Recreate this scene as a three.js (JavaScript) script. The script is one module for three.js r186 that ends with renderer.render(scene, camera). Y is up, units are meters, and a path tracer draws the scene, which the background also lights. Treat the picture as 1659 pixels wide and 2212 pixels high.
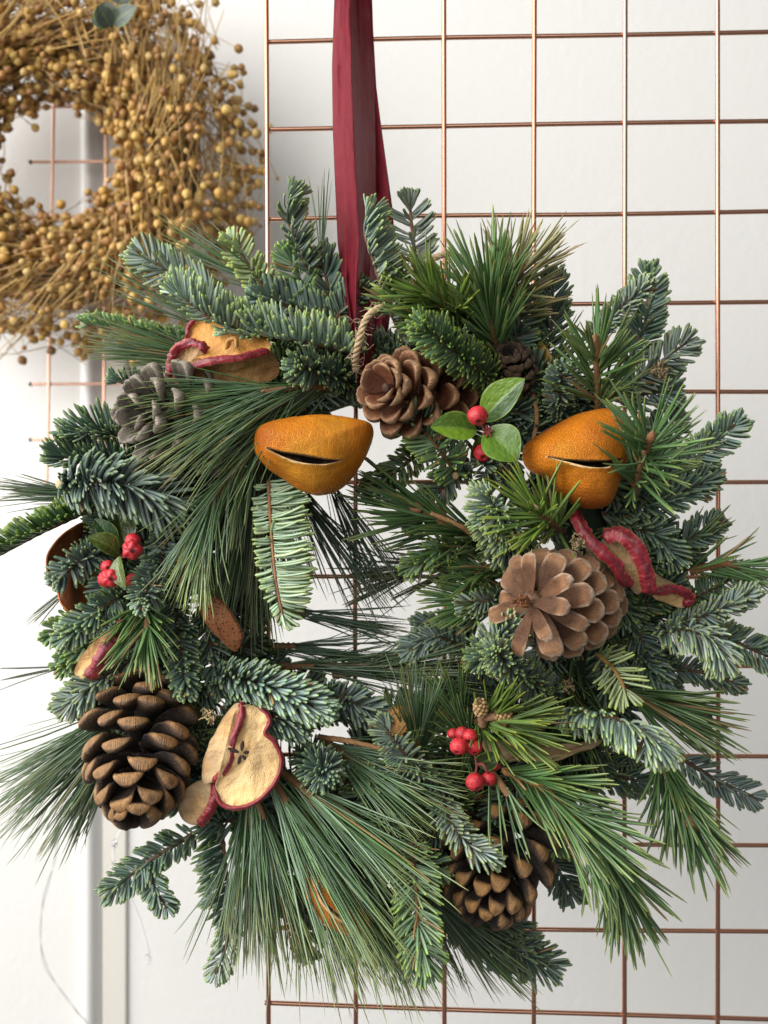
import * as THREE from 'three';
import { mergeGeometries } from 'three/addons/utils/BufferGeometryUtils.js';
import { RectAreaLightUniformsLib } from 'three/addons/lights/RectAreaLightUniformsLib.js';

// ------------------------------------------------------------------ camera, light, exposure
const D = 0.581, FOV = 52, PW = 1659, PH = 2212;          // the grid hangs in the plane z = 0
const K = 2 * D * Math.tan(FOV * Math.PI / 360) / PH;      // metres per unit of the layout in that plane
const scene = new THREE.Scene();
const camera = new THREE.PerspectiveCamera(FOV, PW / PH, 0.02, 20);
camera.position.set(0, 0, D); camera.lookAt(0, 0, 0);
camera.focus = 0.50; camera.userData.fStop = 10;
const renderer = new THREE.WebGLRenderer({ antialias: true });
renderer.setSize(768, 1024);
renderer.toneMapping = THREE.LinearToneMapping;
renderer.toneMappingExposure = 1.09;
renderer.shadowMap.enabled = true;
scene.background = new THREE.Color(0.98, 1.0, 1.0); scene.backgroundIntensity = 0.19;   // the dim bounced light of the room
RectAreaLightUniformsLib.init();
function areaLight(name, color, intensity, w, h, pos, look) {
  const l = new THREE.RectAreaLight(color, intensity, w, h);
  l.name = name; l.position.set(...pos); l.lookAt(...look); scene.add(l);
  return l;
}
areaLight('window_light', new THREE.Color(1.0, 0.988, 0.97), 6.3, 2.2, 2.4, [-1.5, 0.78, 0.80], [0.02, -0.05, -0.12]);
areaLight('room_light', new THREE.Color(1.0, 0.98, 0.96), 1.9, 1.8, 1.2, [-0.3, 0.55, 1.9], [0.1, 0, -0.1]);

// ------------------------------------------------------------------ helpers
let seed = 12345;
const rnd = () => { seed |= 0; seed = seed + 0x6D2B79F5 | 0; let t = Math.imul(seed ^ seed >>> 15, 1 | seed); t = t + Math.imul(t ^ t >>> 7, 61 | t) ^ t; return ((t ^ t >>> 14) >>> 0) / 4294967296; };
const rr = (a, b) => a + (b - a) * rnd();
const gs = () => (rnd() + rnd() + rnd() + rnd() - 2) * 0.87;
const V = (x, y, z) => new THREE.Vector3(x, y, z);
const lerp = (a, b, t) => a + (b - a) * t;
const sst = (a, b, x) => { const t = Math.min(1, Math.max(0, (x - a) / (b - a))); return t * t * (3 - 2 * t); };
const mm = 0.001;
const per = (zmm) => K * (D - zmm * mm) / D;                // metres per layout unit at a depth
const at = (x, y, zmm = 0) => V((x - PW / 2) * per(zmm), (PH / 2 - y) * per(zmm), zmm * mm);
const hash = (x, y, z) => { const s = Math.sin(x * 127.1 + y * 311.7 + z * 74.7) * 43758.5453; return s - Math.floor(s); };
function noise(x, y, z = 0) {
  const xi = Math.floor(x), yi = Math.floor(y), zi = Math.floor(z), f = (t) => t * t * (3 - 2 * t);
  const u = f(x - xi), v = f(y - yi), w = f(z - zi), h = (a, b, c) => hash(xi + a, yi + b, zi + c);
  return lerp(lerp(lerp(h(0, 0, 0), h(1, 0, 0), u), lerp(h(0, 1, 0), h(1, 1, 0), u), v), lerp(lerp(h(0, 0, 1), h(1, 0, 1), u), lerp(h(0, 1, 1), h(1, 1, 1), u), v), w) * 2 - 1;
}
const fbm = (x, y, z = 0) => noise(x, y, z) * 0.55 + noise(x * 2.1, y * 2.1, z * 2.1) * 0.3 + noise(x * 4.3, y * 4.3, z * 4.3) * 0.15;
const used = {};
function numbered(n) { used[n] = (used[n] ?? -1) + 1; return used[n] ? n + '_' + String(used[n]).padStart(3, '0') : n; }
function shade(o) { o.castShadow = o.receiveShadow = true; return o; }
function tag(o, label, category, group, kind) {
  if (label) o.userData.label = label;
  if (category) o.userData.category = category;
  if (group) o.userData.group = group;
  if (kind) o.userData.kind = kind;
  return o;
}
function thing(name, label, category, pos = V(0, 0, 0), group) {
  const o = new THREE.Group(); o.name = numbered(name); o.position.copy(pos); scene.add(o);
  return tag(o, label, category, group);
}
// a mesh whose geometry is in world coordinates, hung under its thing
function part(name, geo, mat, parent, kind) {
  const m = shade(new THREE.Mesh(geo, mat)); m.name = parent === scene ? numbered(name) : numbered(name);
  if (parent !== scene) { let p = parent, off = V(0, 0, 0); while (p && p !== scene) { off.add(p.position); p = p.parent; } m.position.sub(off); }
  if (kind) m.userData.kind = kind;
  parent.add(m); return m;
}
class MB {                                                   // collects vertices, colours and faces for one mesh
  constructor() { this.p = []; this.c = []; this.i = []; this.u = []; }
  v(p, c, u = 0, w = 0) { this.p.push(p.x, p.y, p.z); this.c.push(c[0], c[1], c[2]); this.u.push(u, w); return this.p.length / 3 - 1; }
  t(a, b, c) { this.i.push(a, b, c); }
  q(a, b, c, d) { this.i.push(a, b, c, a, c, d); }
  geo() {
    const g = new THREE.BufferGeometry();
    g.setAttribute('position', new THREE.Float32BufferAttribute(this.p, 3));
    g.setAttribute('color', new THREE.Float32BufferAttribute(this.c, 3));
    g.setAttribute('uv', new THREE.Float32BufferAttribute(this.u, 2));
    g.setIndex(this.i); g.computeVertexNormals(); return g;
  }
}
const mulc = (c, k) => [c[0] * k, c[1] * k, c[2] * k];
const mixc = (a, b, t) => [lerp(a[0], b[0], t), lerp(a[1], b[1], t), lerp(a[2], b[2], t)];
// tube along points, with a radius function, optional flattening (a across side, b along up)
function tube(mb, pts, rad, col, sides = 8, opt = {}) {
  const n = pts.length, rings = []; let side = null;
  for (let i = 0; i < n; i++) {
    const t = V().subVectors(pts[(opt.closed ? (i + 1) % n : Math.min(i + 1, n - 1))], pts[opt.closed ? (i - 1 + n) % n : Math.max(i - 1, 0)]).normalize();
    const ref = opt.up ? opt.up.clone() : (side ? side.clone() : (Math.abs(t.y) > 0.9 ? V(1, 0, 0) : V(0, 1, 0)));
    const u = ref.addScaledVector(t, -ref.dot(t)).normalize(); side = u.clone();
    const s = V().crossVectors(t, u), ring = [];
    for (let k = 0; k < sides; k++) {
      const a = k / sides * 2 * Math.PI, r = rad(i / (n - 1), a);
      ring.push(mb.v(pts[i].clone().addScaledVector(u, Math.cos(a) * r * (opt.fu ?? 1)).addScaledVector(s, Math.sin(a) * r * (opt.fs ?? 1)), typeof col === 'function' ? col(i / (n - 1), a, pts[i]) : col, i / (n - 1), k / sides));
    }
    rings.push(ring);
  }
  for (let i = 0; i < (opt.closed ? n : n - 1); i++) for (let k = 0; k < sides; k++) { const A = rings[i], B = rings[(i + 1) % n]; mb.q(A[k], A[(k + 1) % sides], B[(k + 1) % sides], B[k]); }
  if (!opt.closed) for (const [R, f] of [[rings[0], 1], [rings[n - 1], 0]]) for (let k = 1; k < sides - 1; k++) f ? mb.t(R[0], R[k + 1], R[k]) : mb.t(R[0], R[k], R[k + 1]);
}
const curvePts = (pts, n, closed = false) => { const c = new THREE.CatmullRomCurve3(pts, closed, 'centripetal'); return closed ? c.getSpacedPoints(n).slice(0, n) : c.getSpacedPoints(n - 1); };
const std = (o) => new THREE.MeshStandardMaterial(o);
function tex(n, fn, srgb = false, rep) {
  const d = new Uint8Array(n * n * 4);
  for (let y = 0; y < n; y++) for (let x = 0; x < n; x++) { const v = fn(x / n, y / n, x, y), o = (y * n + x) * 4, a = Array.isArray(v) ? v : [v, v, v]; for (let k = 0; k < 3; k++) d[o + k] = Math.max(0, Math.min(255, a[k] * 255)); d[o + 3] = 255; }
  const t = new THREE.DataTexture(d, n, n); t.wrapS = t.wrapT = THREE.RepeatWrapping; t.magFilter = THREE.LinearFilter; t.minFilter = THREE.LinearMipmapLinearFilter; t.generateMipmaps = true;
  if (srgb) t.colorSpace = THREE.SRGBColorSpace; if (rep) t.repeat.set(...rep); t.needsUpdate = true; return t;
}
const pn = (u, v, f, z = 0) => {                             // noise that repeats with period 1
  const a = u * f, b = v * f, p = (x, y) => hash(((x % f) + f) % f, ((y % f) + f) % f, z), xi = Math.floor(a), yi = Math.floor(b), s = (t) => t * t * (3 - 2 * t), fu = s(a - xi), fv = s(b - yi);
  return lerp(lerp(p(xi, yi), p(xi + 1, yi), fu), lerp(p(xi, yi + 1), p(xi + 1, yi + 1), fu), fv);
};

// ------------------------------------------------------------------ materials
const wallBump = tex(512, (u, v) => 0.5 + 0.30 * (pn(u, v, 24) - 0.5) + 0.34 * (pn(u, v, 60, 3) - 0.5) + 0.25 * (pn(u, v, 128, 7) - 0.5) + 0.5 * Math.pow(pn(u, v, 18, 9), 9));
const M = {
  wall: std({ color: new THREE.Color(0.665, 0.652, 0.625), roughness: 0.62, bumpMap: wallBump, bumpScale: 0.00026 }),
  trim: std({ color: new THREE.Color(0.68, 0.668, 0.64), roughness: 0.35 }),
  board: std({ color: new THREE.Color(0.67, 0.635, 0.57), roughness: 0.4 }),
  copper: new THREE.MeshPhysicalMaterial({ color: new THREE.Color(0.50, 0.245, 0.155), metalness: 1, roughness: 0.27, clearcoat: 0.6, clearcoatRoughness: 0.1 }),
  copperDull: std({ color: new THREE.Color(0.74, 0.43, 0.31), metalness: 0.85, roughness: 0.4 }),
  tipCap: std({ color: new THREE.Color(0.03, 0.025, 0.025), roughness: 0.5 }),
  fir: std({ vertexColors: true, roughness: 0.40 }),
  pine: std({ vertexColors: true, roughness: 0.36 }),
  bark: std({ vertexColors: true, roughness: 0.85 }),
  moss: std({ color: new THREE.Color(0.018, 0.028, 0.014), roughness: 1 }),
  cone: std({ vertexColors: true, roughness: 0.60, bumpMap: tex(256, (u, v) => 0.5 + 0.5 * (pn(u, v, 26) - 0.5) + 0.5 * (pn(u, v, 70, 3) - 0.5)), bumpScale: 0.0006 }),
  straw: std({ vertexColors: true, roughness: 0.6 }),
  leaf: new THREE.MeshPhysicalMaterial({ vertexColors: true, roughness: 0.40, clearcoat: 0.22, clearcoatRoughness: 0.25, bumpMap: tex(128, (u, v) => pn(u, v, 18)), bumpScale: 0.0002 }),
  dryLeaf: std({ vertexColors: true, roughness: 0.55 }),
  berry: new THREE.MeshPhysicalMaterial({ vertexColors: true, roughness: 0.55, clearcoat: 0.06, clearcoatRoughness: 0.4 }),
  flesh: std({ vertexColors: true, roughness: 0.75, bumpMap: tex(256, (u, v) => 0.5 + 0.5 * (pn(u, v, 20) - 0.5) + 0.5 * (pn(u, v, 64, 4) - 0.5)), bumpScale: 0.00045 }),
  peel: new THREE.MeshPhysicalMaterial({ vertexColors: true, roughness: 0.5, clearcoat: 0.08, clearcoatRoughness: 0.4 }),
  pith: std({ vertexColors: true, roughness: 0.85 }),
  twine: std({ vertexColors: true, roughness: 0.95 }),
};
{ // dried orange skin: pores
  const N = 512, pores = [];
  const b = tex(N, (u, v) => { const f = 46, x = u * f, y = v * f; let m = 1; for (let j = -1; j < 2; j++) for (let i = -1; i < 2; i++) { const cx = Math.floor(x) + i, cy = Math.floor(y) + j, wx = ((cx % f) + f) % f, wy = ((cy % f) + f) % f; const dx = x - cx - 0.2 - 0.6 * hash(wx, wy, 1), dy = y - cy - 0.2 - 0.6 * hash(wx, wy, 2); m = Math.min(m, Math.hypot(dx, dy) * 2.2); } return 0.35 + 0.55 * Math.min(1, m) + 0.2 * (pn(u, v, 20, 5) - 0.5); });
  M.orange = new THREE.MeshPhysicalMaterial({ vertexColors: true, roughness: 0.55, specularIntensity: 0.5, bumpMap: b, bumpScale: 0.0010, clearcoat: 0.05, clearcoatRoughness: 0.45 });
  // ribbon: fine diagonal twill
  const tw = tex(256, (u, v) => 0.5 + 0.5 * Math.sin((u * 16 + v * 16) * Math.PI * 2) * (0.75 + 0.25 * Math.sin(u * 128 * Math.PI)));
  M.ribbon = new THREE.MeshPhysicalMaterial({ vertexColors: true, roughness: 0.46, metalness: 0.5, bumpMap: tw, bumpScale: 0.0003, sheen: 0.15, sheenColor: new THREE.Color(0.5, 0.1, 0.13), sheenRoughness: 0.4, side: THREE.DoubleSide });
}
// ------------------------------------------------------------------ the setting: wall, trim, grids
const WALLZ = -365;
{
  const g = new THREE.BoxGeometry(3.2, 3.0, 0.06); const uv = g.attributes.uv; for (let i = 0; i < uv.count; i++) uv.setXY(i, uv.getX(i) * 3.2 / 0.25, uv.getY(i) * 3.0 / 0.25);
  const w = part('wall', g, M.wall, scene); w.position.set(0, 0, WALLZ * mm - 0.03);
  tag(w, 'off white painted wall behind the wreaths and the copper grid', 'wall', null, 'structure');
}
{ // painted moulding running up the wall at the left
  const a = at(176, 0, WALLZ).x, mb = new MB(), prof = [[0, -0.001], [0.0006, 0.004], [0.002, 0.0078], [0.0045, 0.0102], [0.0078, 0.0110], [0.0105, 0.0106], [0.0125, 0.0093], [0.0143, 0.0073], [0.0160, 0.0052], [0.0176, 0.0036], [0.0190, 0.0028], [0.0194, -0.001]];
  const lo = prof.map(([x, z]) => mb.v(V(a + x, -1.4, WALLZ * mm + z), [1, 1, 1])), hi = prof.map(([x, z]) => mb.v(V(a + x, 1.4, WALLZ * mm + z), [1, 1, 1]));
  for (let i = 0; i + 1 < prof.length; i++) mb.q(lo[i], lo[i + 1], hi[i + 1], hi[i]);
  const g = mb.geo();
  tag(part('door_trim', g, M.trim, scene), 'white painted vertical moulding on the wall at the left', 'moulding', null, 'structure');
  const mb2 = new MB(), pr2 = [[0.0185, 0.0022], [0.0205, 0.0025], [0.0212, 0.0034], [0.0225, 0.0040], [0.0395, 0.0036], [0.0415, 0.0026], [0.0423, -0.001]];
  const l2 = pr2.map(([x, z]) => mb2.v(V(a + x, -1.4, WALLZ * mm + z), [1, 1, 1])), h2 = pr2.map(([x, z]) => mb2.v(V(a + x, 1.4, WALLZ * mm + z), [1, 1, 1]));
  for (let i = 0; i + 1 < pr2.length; i++) mb2.q(l2[i], l2[i + 1], h2[i + 1], h2[i]);
  tag(part('trim_board', mb2.geo(), M.board, scene), 'narrow cream painted board beside the white moulding', 'moulding', null, 'structure');
}
function wire(pts, r, mat, name, parent) { const mb = new MB(); tube(mb, curvePts(pts, 24), () => r, [1, 1, 1], 14); return part(name, mb.geo(), mat, parent); }
const wob = (a) => gs() * a;
{ // the big copper grid that carries the evergreen wreath
  const g = thing('wire_grid', 'large copper wire grid panel that the green wreath hangs on', 'wire grid', at(1150, 1106, 0));
  const vs = [[575, 580], [768, 769], [959, 960], [1155, 1153], [1351, 1349], [1550, 1550], [1752, 1754]];
  for (const [x0, x1] of vs) wire([at(x0, -80, 1.2), at((x0 + x1) / 2 + wob(2.2), 600, 1.2 + wob(0.4)), at((x0 + x1) / 2 + wob(2.2), 1500, 1.2 + wob(0.4)), at(x1, 2300, 1.2)], 1.35 * mm, M.copper, 'vertical_wire', g);
  const hs = [[91, 69], [280, 262], [474, 456], [662, 652], [852, 847], [1043, 1041], [1245, 1246], [1436, 1438], [1630, 1634], [1820, 1826], [2004, 2012], [2166, 2202]];
  for (const [y0, y1] of hs) wire([at(572, y0, -1.1), at(950, lerp(y0, y1, 0.38) + wob(2), -1.1), at(1300, lerp(y0, y1, 0.72) + wob(2), -1.1), at(1780, lerp(y0, y1, 1.1), -1.1)], 1.3 * mm, M.copper, 'horizontal_wire', g);
}
{ // the smaller grid close to the wall
  const Z = -335, g = thing('wire_grid', 'blurred copper wire grid on the wall behind the dried flax wreath', 'wire grid', at(200, 600, Z));
  for (const [x0, x1] of [[119, 101], [231, 223], [347, 343]]) wire([at(x0, 90, Z), at(lerp(x0, x1, 0.5), 560, Z), at(x1, 1066, Z)], 1.3 * mm, M.copperDull, 'vertical_wire', g);
  for (const y of [110, 231, 350, 470, 590, 710, 830, 950, 1054]) {
    wire([at(66, y, Z - 2.4), at(230, y - 1, Z - 2.4), at(378, y - 3, Z - 2.4)], 1.3 * mm, M.copperDull, 'horizontal_wire', g);
    const s = new THREE.SphereGeometry(1.9 * mm, 10, 8); const c = at(66, y, Z - 2.4); s.translate(c.x, c.y, c.z); part('end_cap', s, M.tipCap, g);
  }
}
// thin thread and a string of clear lights hanging by the moulding
{
  const Z = -330, mb = new MB(), P = curvePts([at(128, 1800, Z), at(112, 1880, Z), at(88, 1980, Z), at(90, 2050, Z), at(112, 2110, Z), at(150, 2165, Z), at(195, 2215, Z)], 50);
  tube(mb, P, () => 0.45 * mm, [0.5, 0.48, 0.45], 6);
  const mb2 = new MB(); tube(mb2, P.map((p, i) => p.clone().add(V(0.0015 * Math.sin(i * 0.35), 0.0008 * Math.cos(i * 0.5), 0.001))), () => 0.35 * mm, [0.55, 0.52, 0.5], 6);
  const t = thing('thread', 'thin pale loose thread curving down beside the white moulding', 'thread', P[0]);
  part('strand', mb.geo(), M.twine, t); part('strand', mb2.geo(), M.twine, t);
}
{
  const Z = -328, glass = new THREE.MeshPhysicalMaterial({ color: 0xffffff, roughness: 0.06, transmission: 1, thickness: 0.004, ior: 1.45 });
  const W = std({ color: new THREE.Color(0.72, 0.71, 0.68), roughness: 0.4, transparent: false });
  const t = thing('light_string', 'unlit clear fairy light string hanging on the moulding below the large pine cone', 'fairy lights', at(262, 1790, Z));
  const mb = new MB(); tube(mb, curvePts([at(275, 1720, Z), at(262, 1790, Z), at(246, 1830, Z), at(250, 1880, Z), at(275, 1930, Z), at(298, 1975, Z), at(312, 2020, Z), at(322, 2060, Z)], 50), () => 0.7 * mm, [0.72, 0.71, 0.69], 6);
  part('cable', mb.geo(), M.twine, t);
  for (const [x, y, r] of [[247, 1822, 2.6], [320, 2072, 2.9], [243, 1868, 2.0]]) { const s = new THREE.SphereGeometry(r * mm, 14, 10); s.scale(1, 1.5, 1); const c = at(x, y, Z + 2); s.translate(c.x, c.y, c.z); part('bulb', s, glass, t); }
}
// ------------------------------------------------------------------ dried flax wreath
{
  const Z = -285, C = [126, 352], R0 = 258, s = per(Z);
  const F = thing('flax_wreath', 'round golden dried flax wreath of seed heads hanging on the wall', 'dried wreath', at(C[0], C[1], Z));
  const podMats = [[0.44, 0.25, 0.055], [0.36, 0.19, 0.045], [0.50, 0.32, 0.085], [0.30, 0.145, 0.035], [0.42, 0.27, 0.085], [0.23, 0.11, 0.032]].map((c) => std({ color: new THREE.Color(...c), roughness: 0.5 }));
  const podGeo = (() => { const g = new THREE.SphereGeometry(1, 14, 10), p = g.attributes.position; for (let i = 0; i < p.count; i++) { let x = p.getX(i), y = p.getY(i), z = p.getZ(i); const a = Math.atan2(z, x), k = 1 + 0.035 * Math.cos(5 * a) * (1 - y * y); const tip = y > 0.9 ? 1 + (y - 0.9) * 2.2 : 1; p.setXYZ(i, x * k, y * tip, z * k); } g.computeVertexNormals(); return g; })();
  const stems = new MB(), pods = [], fine = new MB();
  const strawC = [[0.40, 0.235, 0.065], [0.50, 0.32, 0.10], [0.27, 0.14, 0.04], [0.44, 0.30, 0.12]];
  const N = 2250;
  for (let i = 0; i < N; i++) {
    const a = rnd() * Math.PI * 2, b = rr(-0.35, Math.PI + 0.35) - 0.0;    // around the ring, around the bundle (0 outer edge, pi inner edge, pi/2 to the viewer)
    const front = Math.sin(b) > 0.0;
    const tr = 138 * Math.pow(rr(0.55, 1), 0.6) * (1 + 0.10 * noise(a * 3, b * 2, 5)) * (Math.cos(b) > 0 ? lerp(1, 1.24, Math.max(0, Math.cos(a))) : 0.92);
    const ca = Math.cos(a), sa = Math.sin(a), out = V(ca, sa, 0), tan = V(-sa, ca, 0), fwd = V(0, 0, 1);
    const core = V().copy(out).multiplyScalar(R0 + gs() * 22).addScaledVector(fwd, rr(-10, 25));
    const radial = V().copy(out).multiplyScalar(Math.cos(b)).addScaledVector(fwd, Math.sin(b) * 0.92);
    const turn = (rnd() < 0.62 ? -1 : 1) * rr(0.35, 1.5);
    const tip = core.clone().addScaledVector(radial, tr).addScaledVector(tan, turn * 55 + gs() * 15);
    if (rnd() < 0.15) tip.addScaledVector(out, rr(10, 75) * (Math.cos(b) > -0.2 ? 1 : -0.6));
    const r2 = Math.hypot(tip.x, tip.y), rm = 90 + 14 * noise(a * 2.5, 4, 9); if (r2 < rm) tip.multiplyScalar(rm / r2 + 0.14 * rnd());
    const st = tip.clone().addScaledVector(tan, -turn * rr(90, 150)).addScaledVector(radial, -tr * rr(0.35, 0.8));
    const toW = (p) => V((p.x + C[0] - PW / 2) * s, (PH / 2 - C[1] + p.y) * s, Z * mm + p.z * s);
    const A = toW(st), T = toW(tip), mid = A.clone().lerp(T, 0.55).add(V(gs(), gs(), gs()).multiplyScalar(0.006));
    const c = strawC[Math.floor(rnd() * 4)], k = rr(0.75, 1.2);
    tube(stems, curvePts([A, mid, T], 5), (u) => lerp(0.48, 0.25, u) * mm, mulc(c, k), 4);
    if (rnd() < 0.82) pods.push({ p: T, d: T.clone().sub(mid).normalize(), r: rr(2.7, 4.1) * mm * (rnd() < 0.25 ? rr(.5, .8) : 1), z: tip.z });
    if (rnd() < 0.42) { const q = mid.clone().lerp(T, rr(0.1, 0.6)), e = q.clone().add(T.clone().sub(mid).multiplyScalar(0.5)).add(V(gs(), gs(), gs()).multiplyScalar(0.012)); tube(stems, [q, q.clone().lerp(e, 0.5), e], (u) => 0.28 * mm, mulc(c, k), 4); pods.push({ p: e, d: e.clone().sub(q).normalize(), r: rr(2.6, 3.9) * mm, z: tip.z }); }
  }
  for (let i = 0; i < 760; i++) {                                // bare straws lying over the ring
    const a = rnd() * Math.PI * 2; if (Math.sin(a) < -.15 && rnd() < .55) continue;
    const out = V(Math.cos(a), Math.sin(a), 0), tan = V(-Math.sin(a), Math.cos(a), 0), o = noise(a * 1.6, 7, 2) + gs() * .15 > 0 ? -1 : 1;
    const p0 = out.clone().multiplyScalar(R0 + gs() * 60).add(V(0, 0, rr(88, 140))), p1 = p0.clone().addScaledVector(tan, o * rr(70, 170) * (0.6 + 0.6 * noise(a * 2.2, 3, 1) + .4)).addScaledVector(out, rr(30, 130)).add(V(0, 0, rr(-50, 15)));
    const toW = (p) => V((p.x + C[0] - PW / 2) * s, (PH / 2 - C[1] + p.y) * s, Z * mm + p.z * s);
    const A = toW(p0), B = toW(p1); tube(stems, curvePts([A, A.clone().lerp(B, 0.5).add(V(gs(), gs(), gs()).multiplyScalar(0.005)), B], 6), (u) => lerp(0.6, 0.3, u) * mm, mulc(strawC[Math.floor(rnd() * 4)], rr(0.85, 1.25)), 4);
  }
  part('straw_stems', stems.geo(), M.straw, F, 'stuff');
  { const mb = new MB(), c = at(C[0], C[1], Z), pts = []; for (let i = 0; i < 40; i++) { const a = i / 40 * Math.PI * 2; pts.push(V(c.x + Math.cos(a) * R0 * s, c.y + Math.sin(a) * R0 * s, c.z)); } tube(mb, pts, () => 0.020, [0.10, 0.06, 0.025], 10, { closed: true }); part('straw_core', mb.geo(), M.straw, F); }
  pods.sort((a, b) => b.z * s + b.r * 4 - a.z * s - a.r * 4);
  const inView = (p) => { const q = camera.position.z - p.p.z, x = p.p.x / q, y = p.p.y / q, h = Math.tan(FOV * Math.PI / 360); return Math.abs(y) < h && Math.abs(x) < h * PW / PH; };
  const shown = pods.filter(inView).slice(0, 300), rest = pods.filter((p) => !shown.includes(p));
  const Y = V(0, 1, 0), Q = new THREE.Quaternion();
  for (const p of shown) { const m = part('seed_pod', podGeo, podMats[Math.floor(rnd() * 6)], F); m.position.add(p.p); m.quaternion.setFromUnitVectors(Y, p.d); m.scale.setScalar(p.r); }
  const im = shade(new THREE.InstancedMesh(podGeo, std({ color: 0xffffff, roughness: 0.5 }), rest.length)); im.name = 'seed_pods'; im.userData.kind = 'stuff';
  rest.forEach((p, i) => { Q.setFromUnitVectors(Y, p.d); im.setMatrixAt(i, new THREE.Matrix4().compose(p.p.clone().sub(F.position), Q, V(p.r, p.r, p.r))); im.setColorAt(i, podMats[Math.floor(rnd() * 6)].color.clone().multiplyScalar(rr(0.75, 1.1))); });
  F.add(im);
}
// ------------------------------------------------------------------ the evergreen wreath: needles, sprigs
const PAL = {
  dark: { top: [.040, .072, .060], edge: [.036, .082, .036], bot: [.12, .16, .15], tip: [.14, .20, .06] },
  blue: { top: [.135, .185, .185], edge: [.070, .125, .080], bot: [.22, .28, .275], tip: [.16, .24, .09] },
  pale: { top: [.28, .36, .34], edge: [.125, .205, .105], bot: [.40, .47, .455], tip: [.27, .37, .08] },
  green: { top: [.072, .135, .065], edge: [.075, .165, .036], bot: [.19, .26, .19], tip: [.22, .32, .045] },
  yellow: { top: [.23, .30, .15], edge: [.19, .29, .06], bot: [.38, .44, .30], tip: [.33, .42, .07] },
  brown: { top: [.10, .10, .045], edge: [.12, .12, .035], bot: [.19, .20, .13], tip: [.32, .26, .06] },
  scots: { top: [.050, .108, .036], edge: [.070, .134, .036], bot: [.085, .14, .07], tip: [.20, .22, .05] },
  bright: { top: [.10, .175, .035], edge: [.13, .215, .03], bot: [.12, .19, .07], tip: [.34, .36, .05] },
  olive: { top: [.20, .20, .085], edge: [.27, .255, .11], bot: [.24, .23, .12], tip: [.30, .24, .09] },
  white: { top: [.040, .086, .034], edge: [.06, .115, .034], bot: [.13, .18, .14], tip: [.20, .205, .06] },
  mint: { top: [.24, .34, .25], edge: [.17, .28, .085], bot: [.36, .46, .35], tip: [.30, .40, .11] },
  dead: { top: [.16, .10, .035], edge: [.20, .13, .05], bot: [.22, .15, .07], tip: [.26, .16, .06] },
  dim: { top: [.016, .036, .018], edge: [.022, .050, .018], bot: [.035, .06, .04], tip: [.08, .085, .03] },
};
// one flat, round-tipped fir needle along a bent path
const RS = [0, .10, .32, .60, .84, .94, 1], RW = [.42, .62, .95, 1, .97, .74, .26];
function needle(mb, p0, p1, p2, wdir, w, pal, k, hue) {
  let pr = null;
  for (let j = 0; j < RS.length; j++) {
    const t = RS[j], a = (1 - t) * (1 - t), b = 2 * t * (1 - t), c = t * t;
    const x = p0.x * a + p1.x * b + p2.x * c, y = p0.y * a + p1.y * b + p2.y * c, z = p0.z * a + p1.z * b + p2.z * c;
    let tx = (p1.x - p0.x) * (1 - t) + (p2.x - p1.x) * t, ty = (p1.y - p0.y) * (1 - t) + (p2.y - p1.y) * t, tz = (p1.z - p0.z) * (1 - t) + (p2.z - p1.z) * t;
    const il = 1 / Math.hypot(tx, ty, tz); tx *= il; ty *= il; tz *= il;
    let dt = wdir.x * tx + wdir.y * ty + wdir.z * tz, wx = wdir.x - tx * dt, wy = wdir.y - ty * dt, wz = wdir.z - tz * dt; const wl = 1 / Math.hypot(wx, wy, wz); wx *= wl; wy *= wl; wz *= wl;
    const nx = ty * wz - tz * wy, ny = tz * wx - tx * wz, nz = tx * wy - ty * wx, hw = w * RW[j] * .5, ht = w * (.20 + .06 * RW[j]) * (j === RS.length - 1 ? .4 : 1);
    const tipf = sst(.78, 1, t) * .85, base = mb.p.length / 3;
    const col = (c0) => [lerp(c0[0], pal.tip[0], tipf) * k * (1 + hue), lerp(c0[1], pal.tip[1], tipf) * k, lerp(c0[2], pal.tip[2], tipf) * k * (1 - hue)];
    const ct = col(pal.top), ce = col(pal.edge), cb = col(pal.bot);
    mb.p.push(x - wx * hw, y - wy * hw, z - wz * hw, x + nx * ht, y + ny * ht, z + nz * ht, x + wx * hw, y + wy * hw, z + wz * hw, x - nx * ht, y - ny * ht, z - nz * ht);
    mb.c.push(...ce, ...ct, ...ce, ...cb); mb.u.push(0, t, 0, t, 0, t, 0, t);
    if (pr !== null) for (let q = 0; q < 4; q++) { const q2 = (q + 1) % 4; mb.i.push(pr + q, base + q, base + q2, pr + q, base + q2, pr + q2); }
    pr = base;
  }
  mb.i.push(pr, pr + 3, pr + 2, pr, pr + 2, pr + 1);
}
const W = thing('evergreen_wreath', 'large round green wreath of fir and pine sprigs hanging by a red ribbon', 'wreath', at(830, 1260, 20));
const BARK = [.10, .055, .028];
function sprigCurve(pts) { return new THREE.CatmullRomCurve3(pts.map((p) => at(...p)), false, 'centripetal'); }
function stemMesh(name, c, r0, r1, col, label) {
  const mb = new MB(), n = 22, pts = c.getSpacedPoints(n);
  tube(mb, pts, (u, a) => lerp(r0, r1, u) * (1 + 0.22 * Math.sin(u * 60 + a * 2)), (u, a) => mulc(col, 0.8 + 0.5 * hash(u * 90 | 0, a * 9 | 0, 3)), 7);
  const m = part(name, mb.geo(), M.bark, W); if (label) m.userData.label = label; return m;
}
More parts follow.
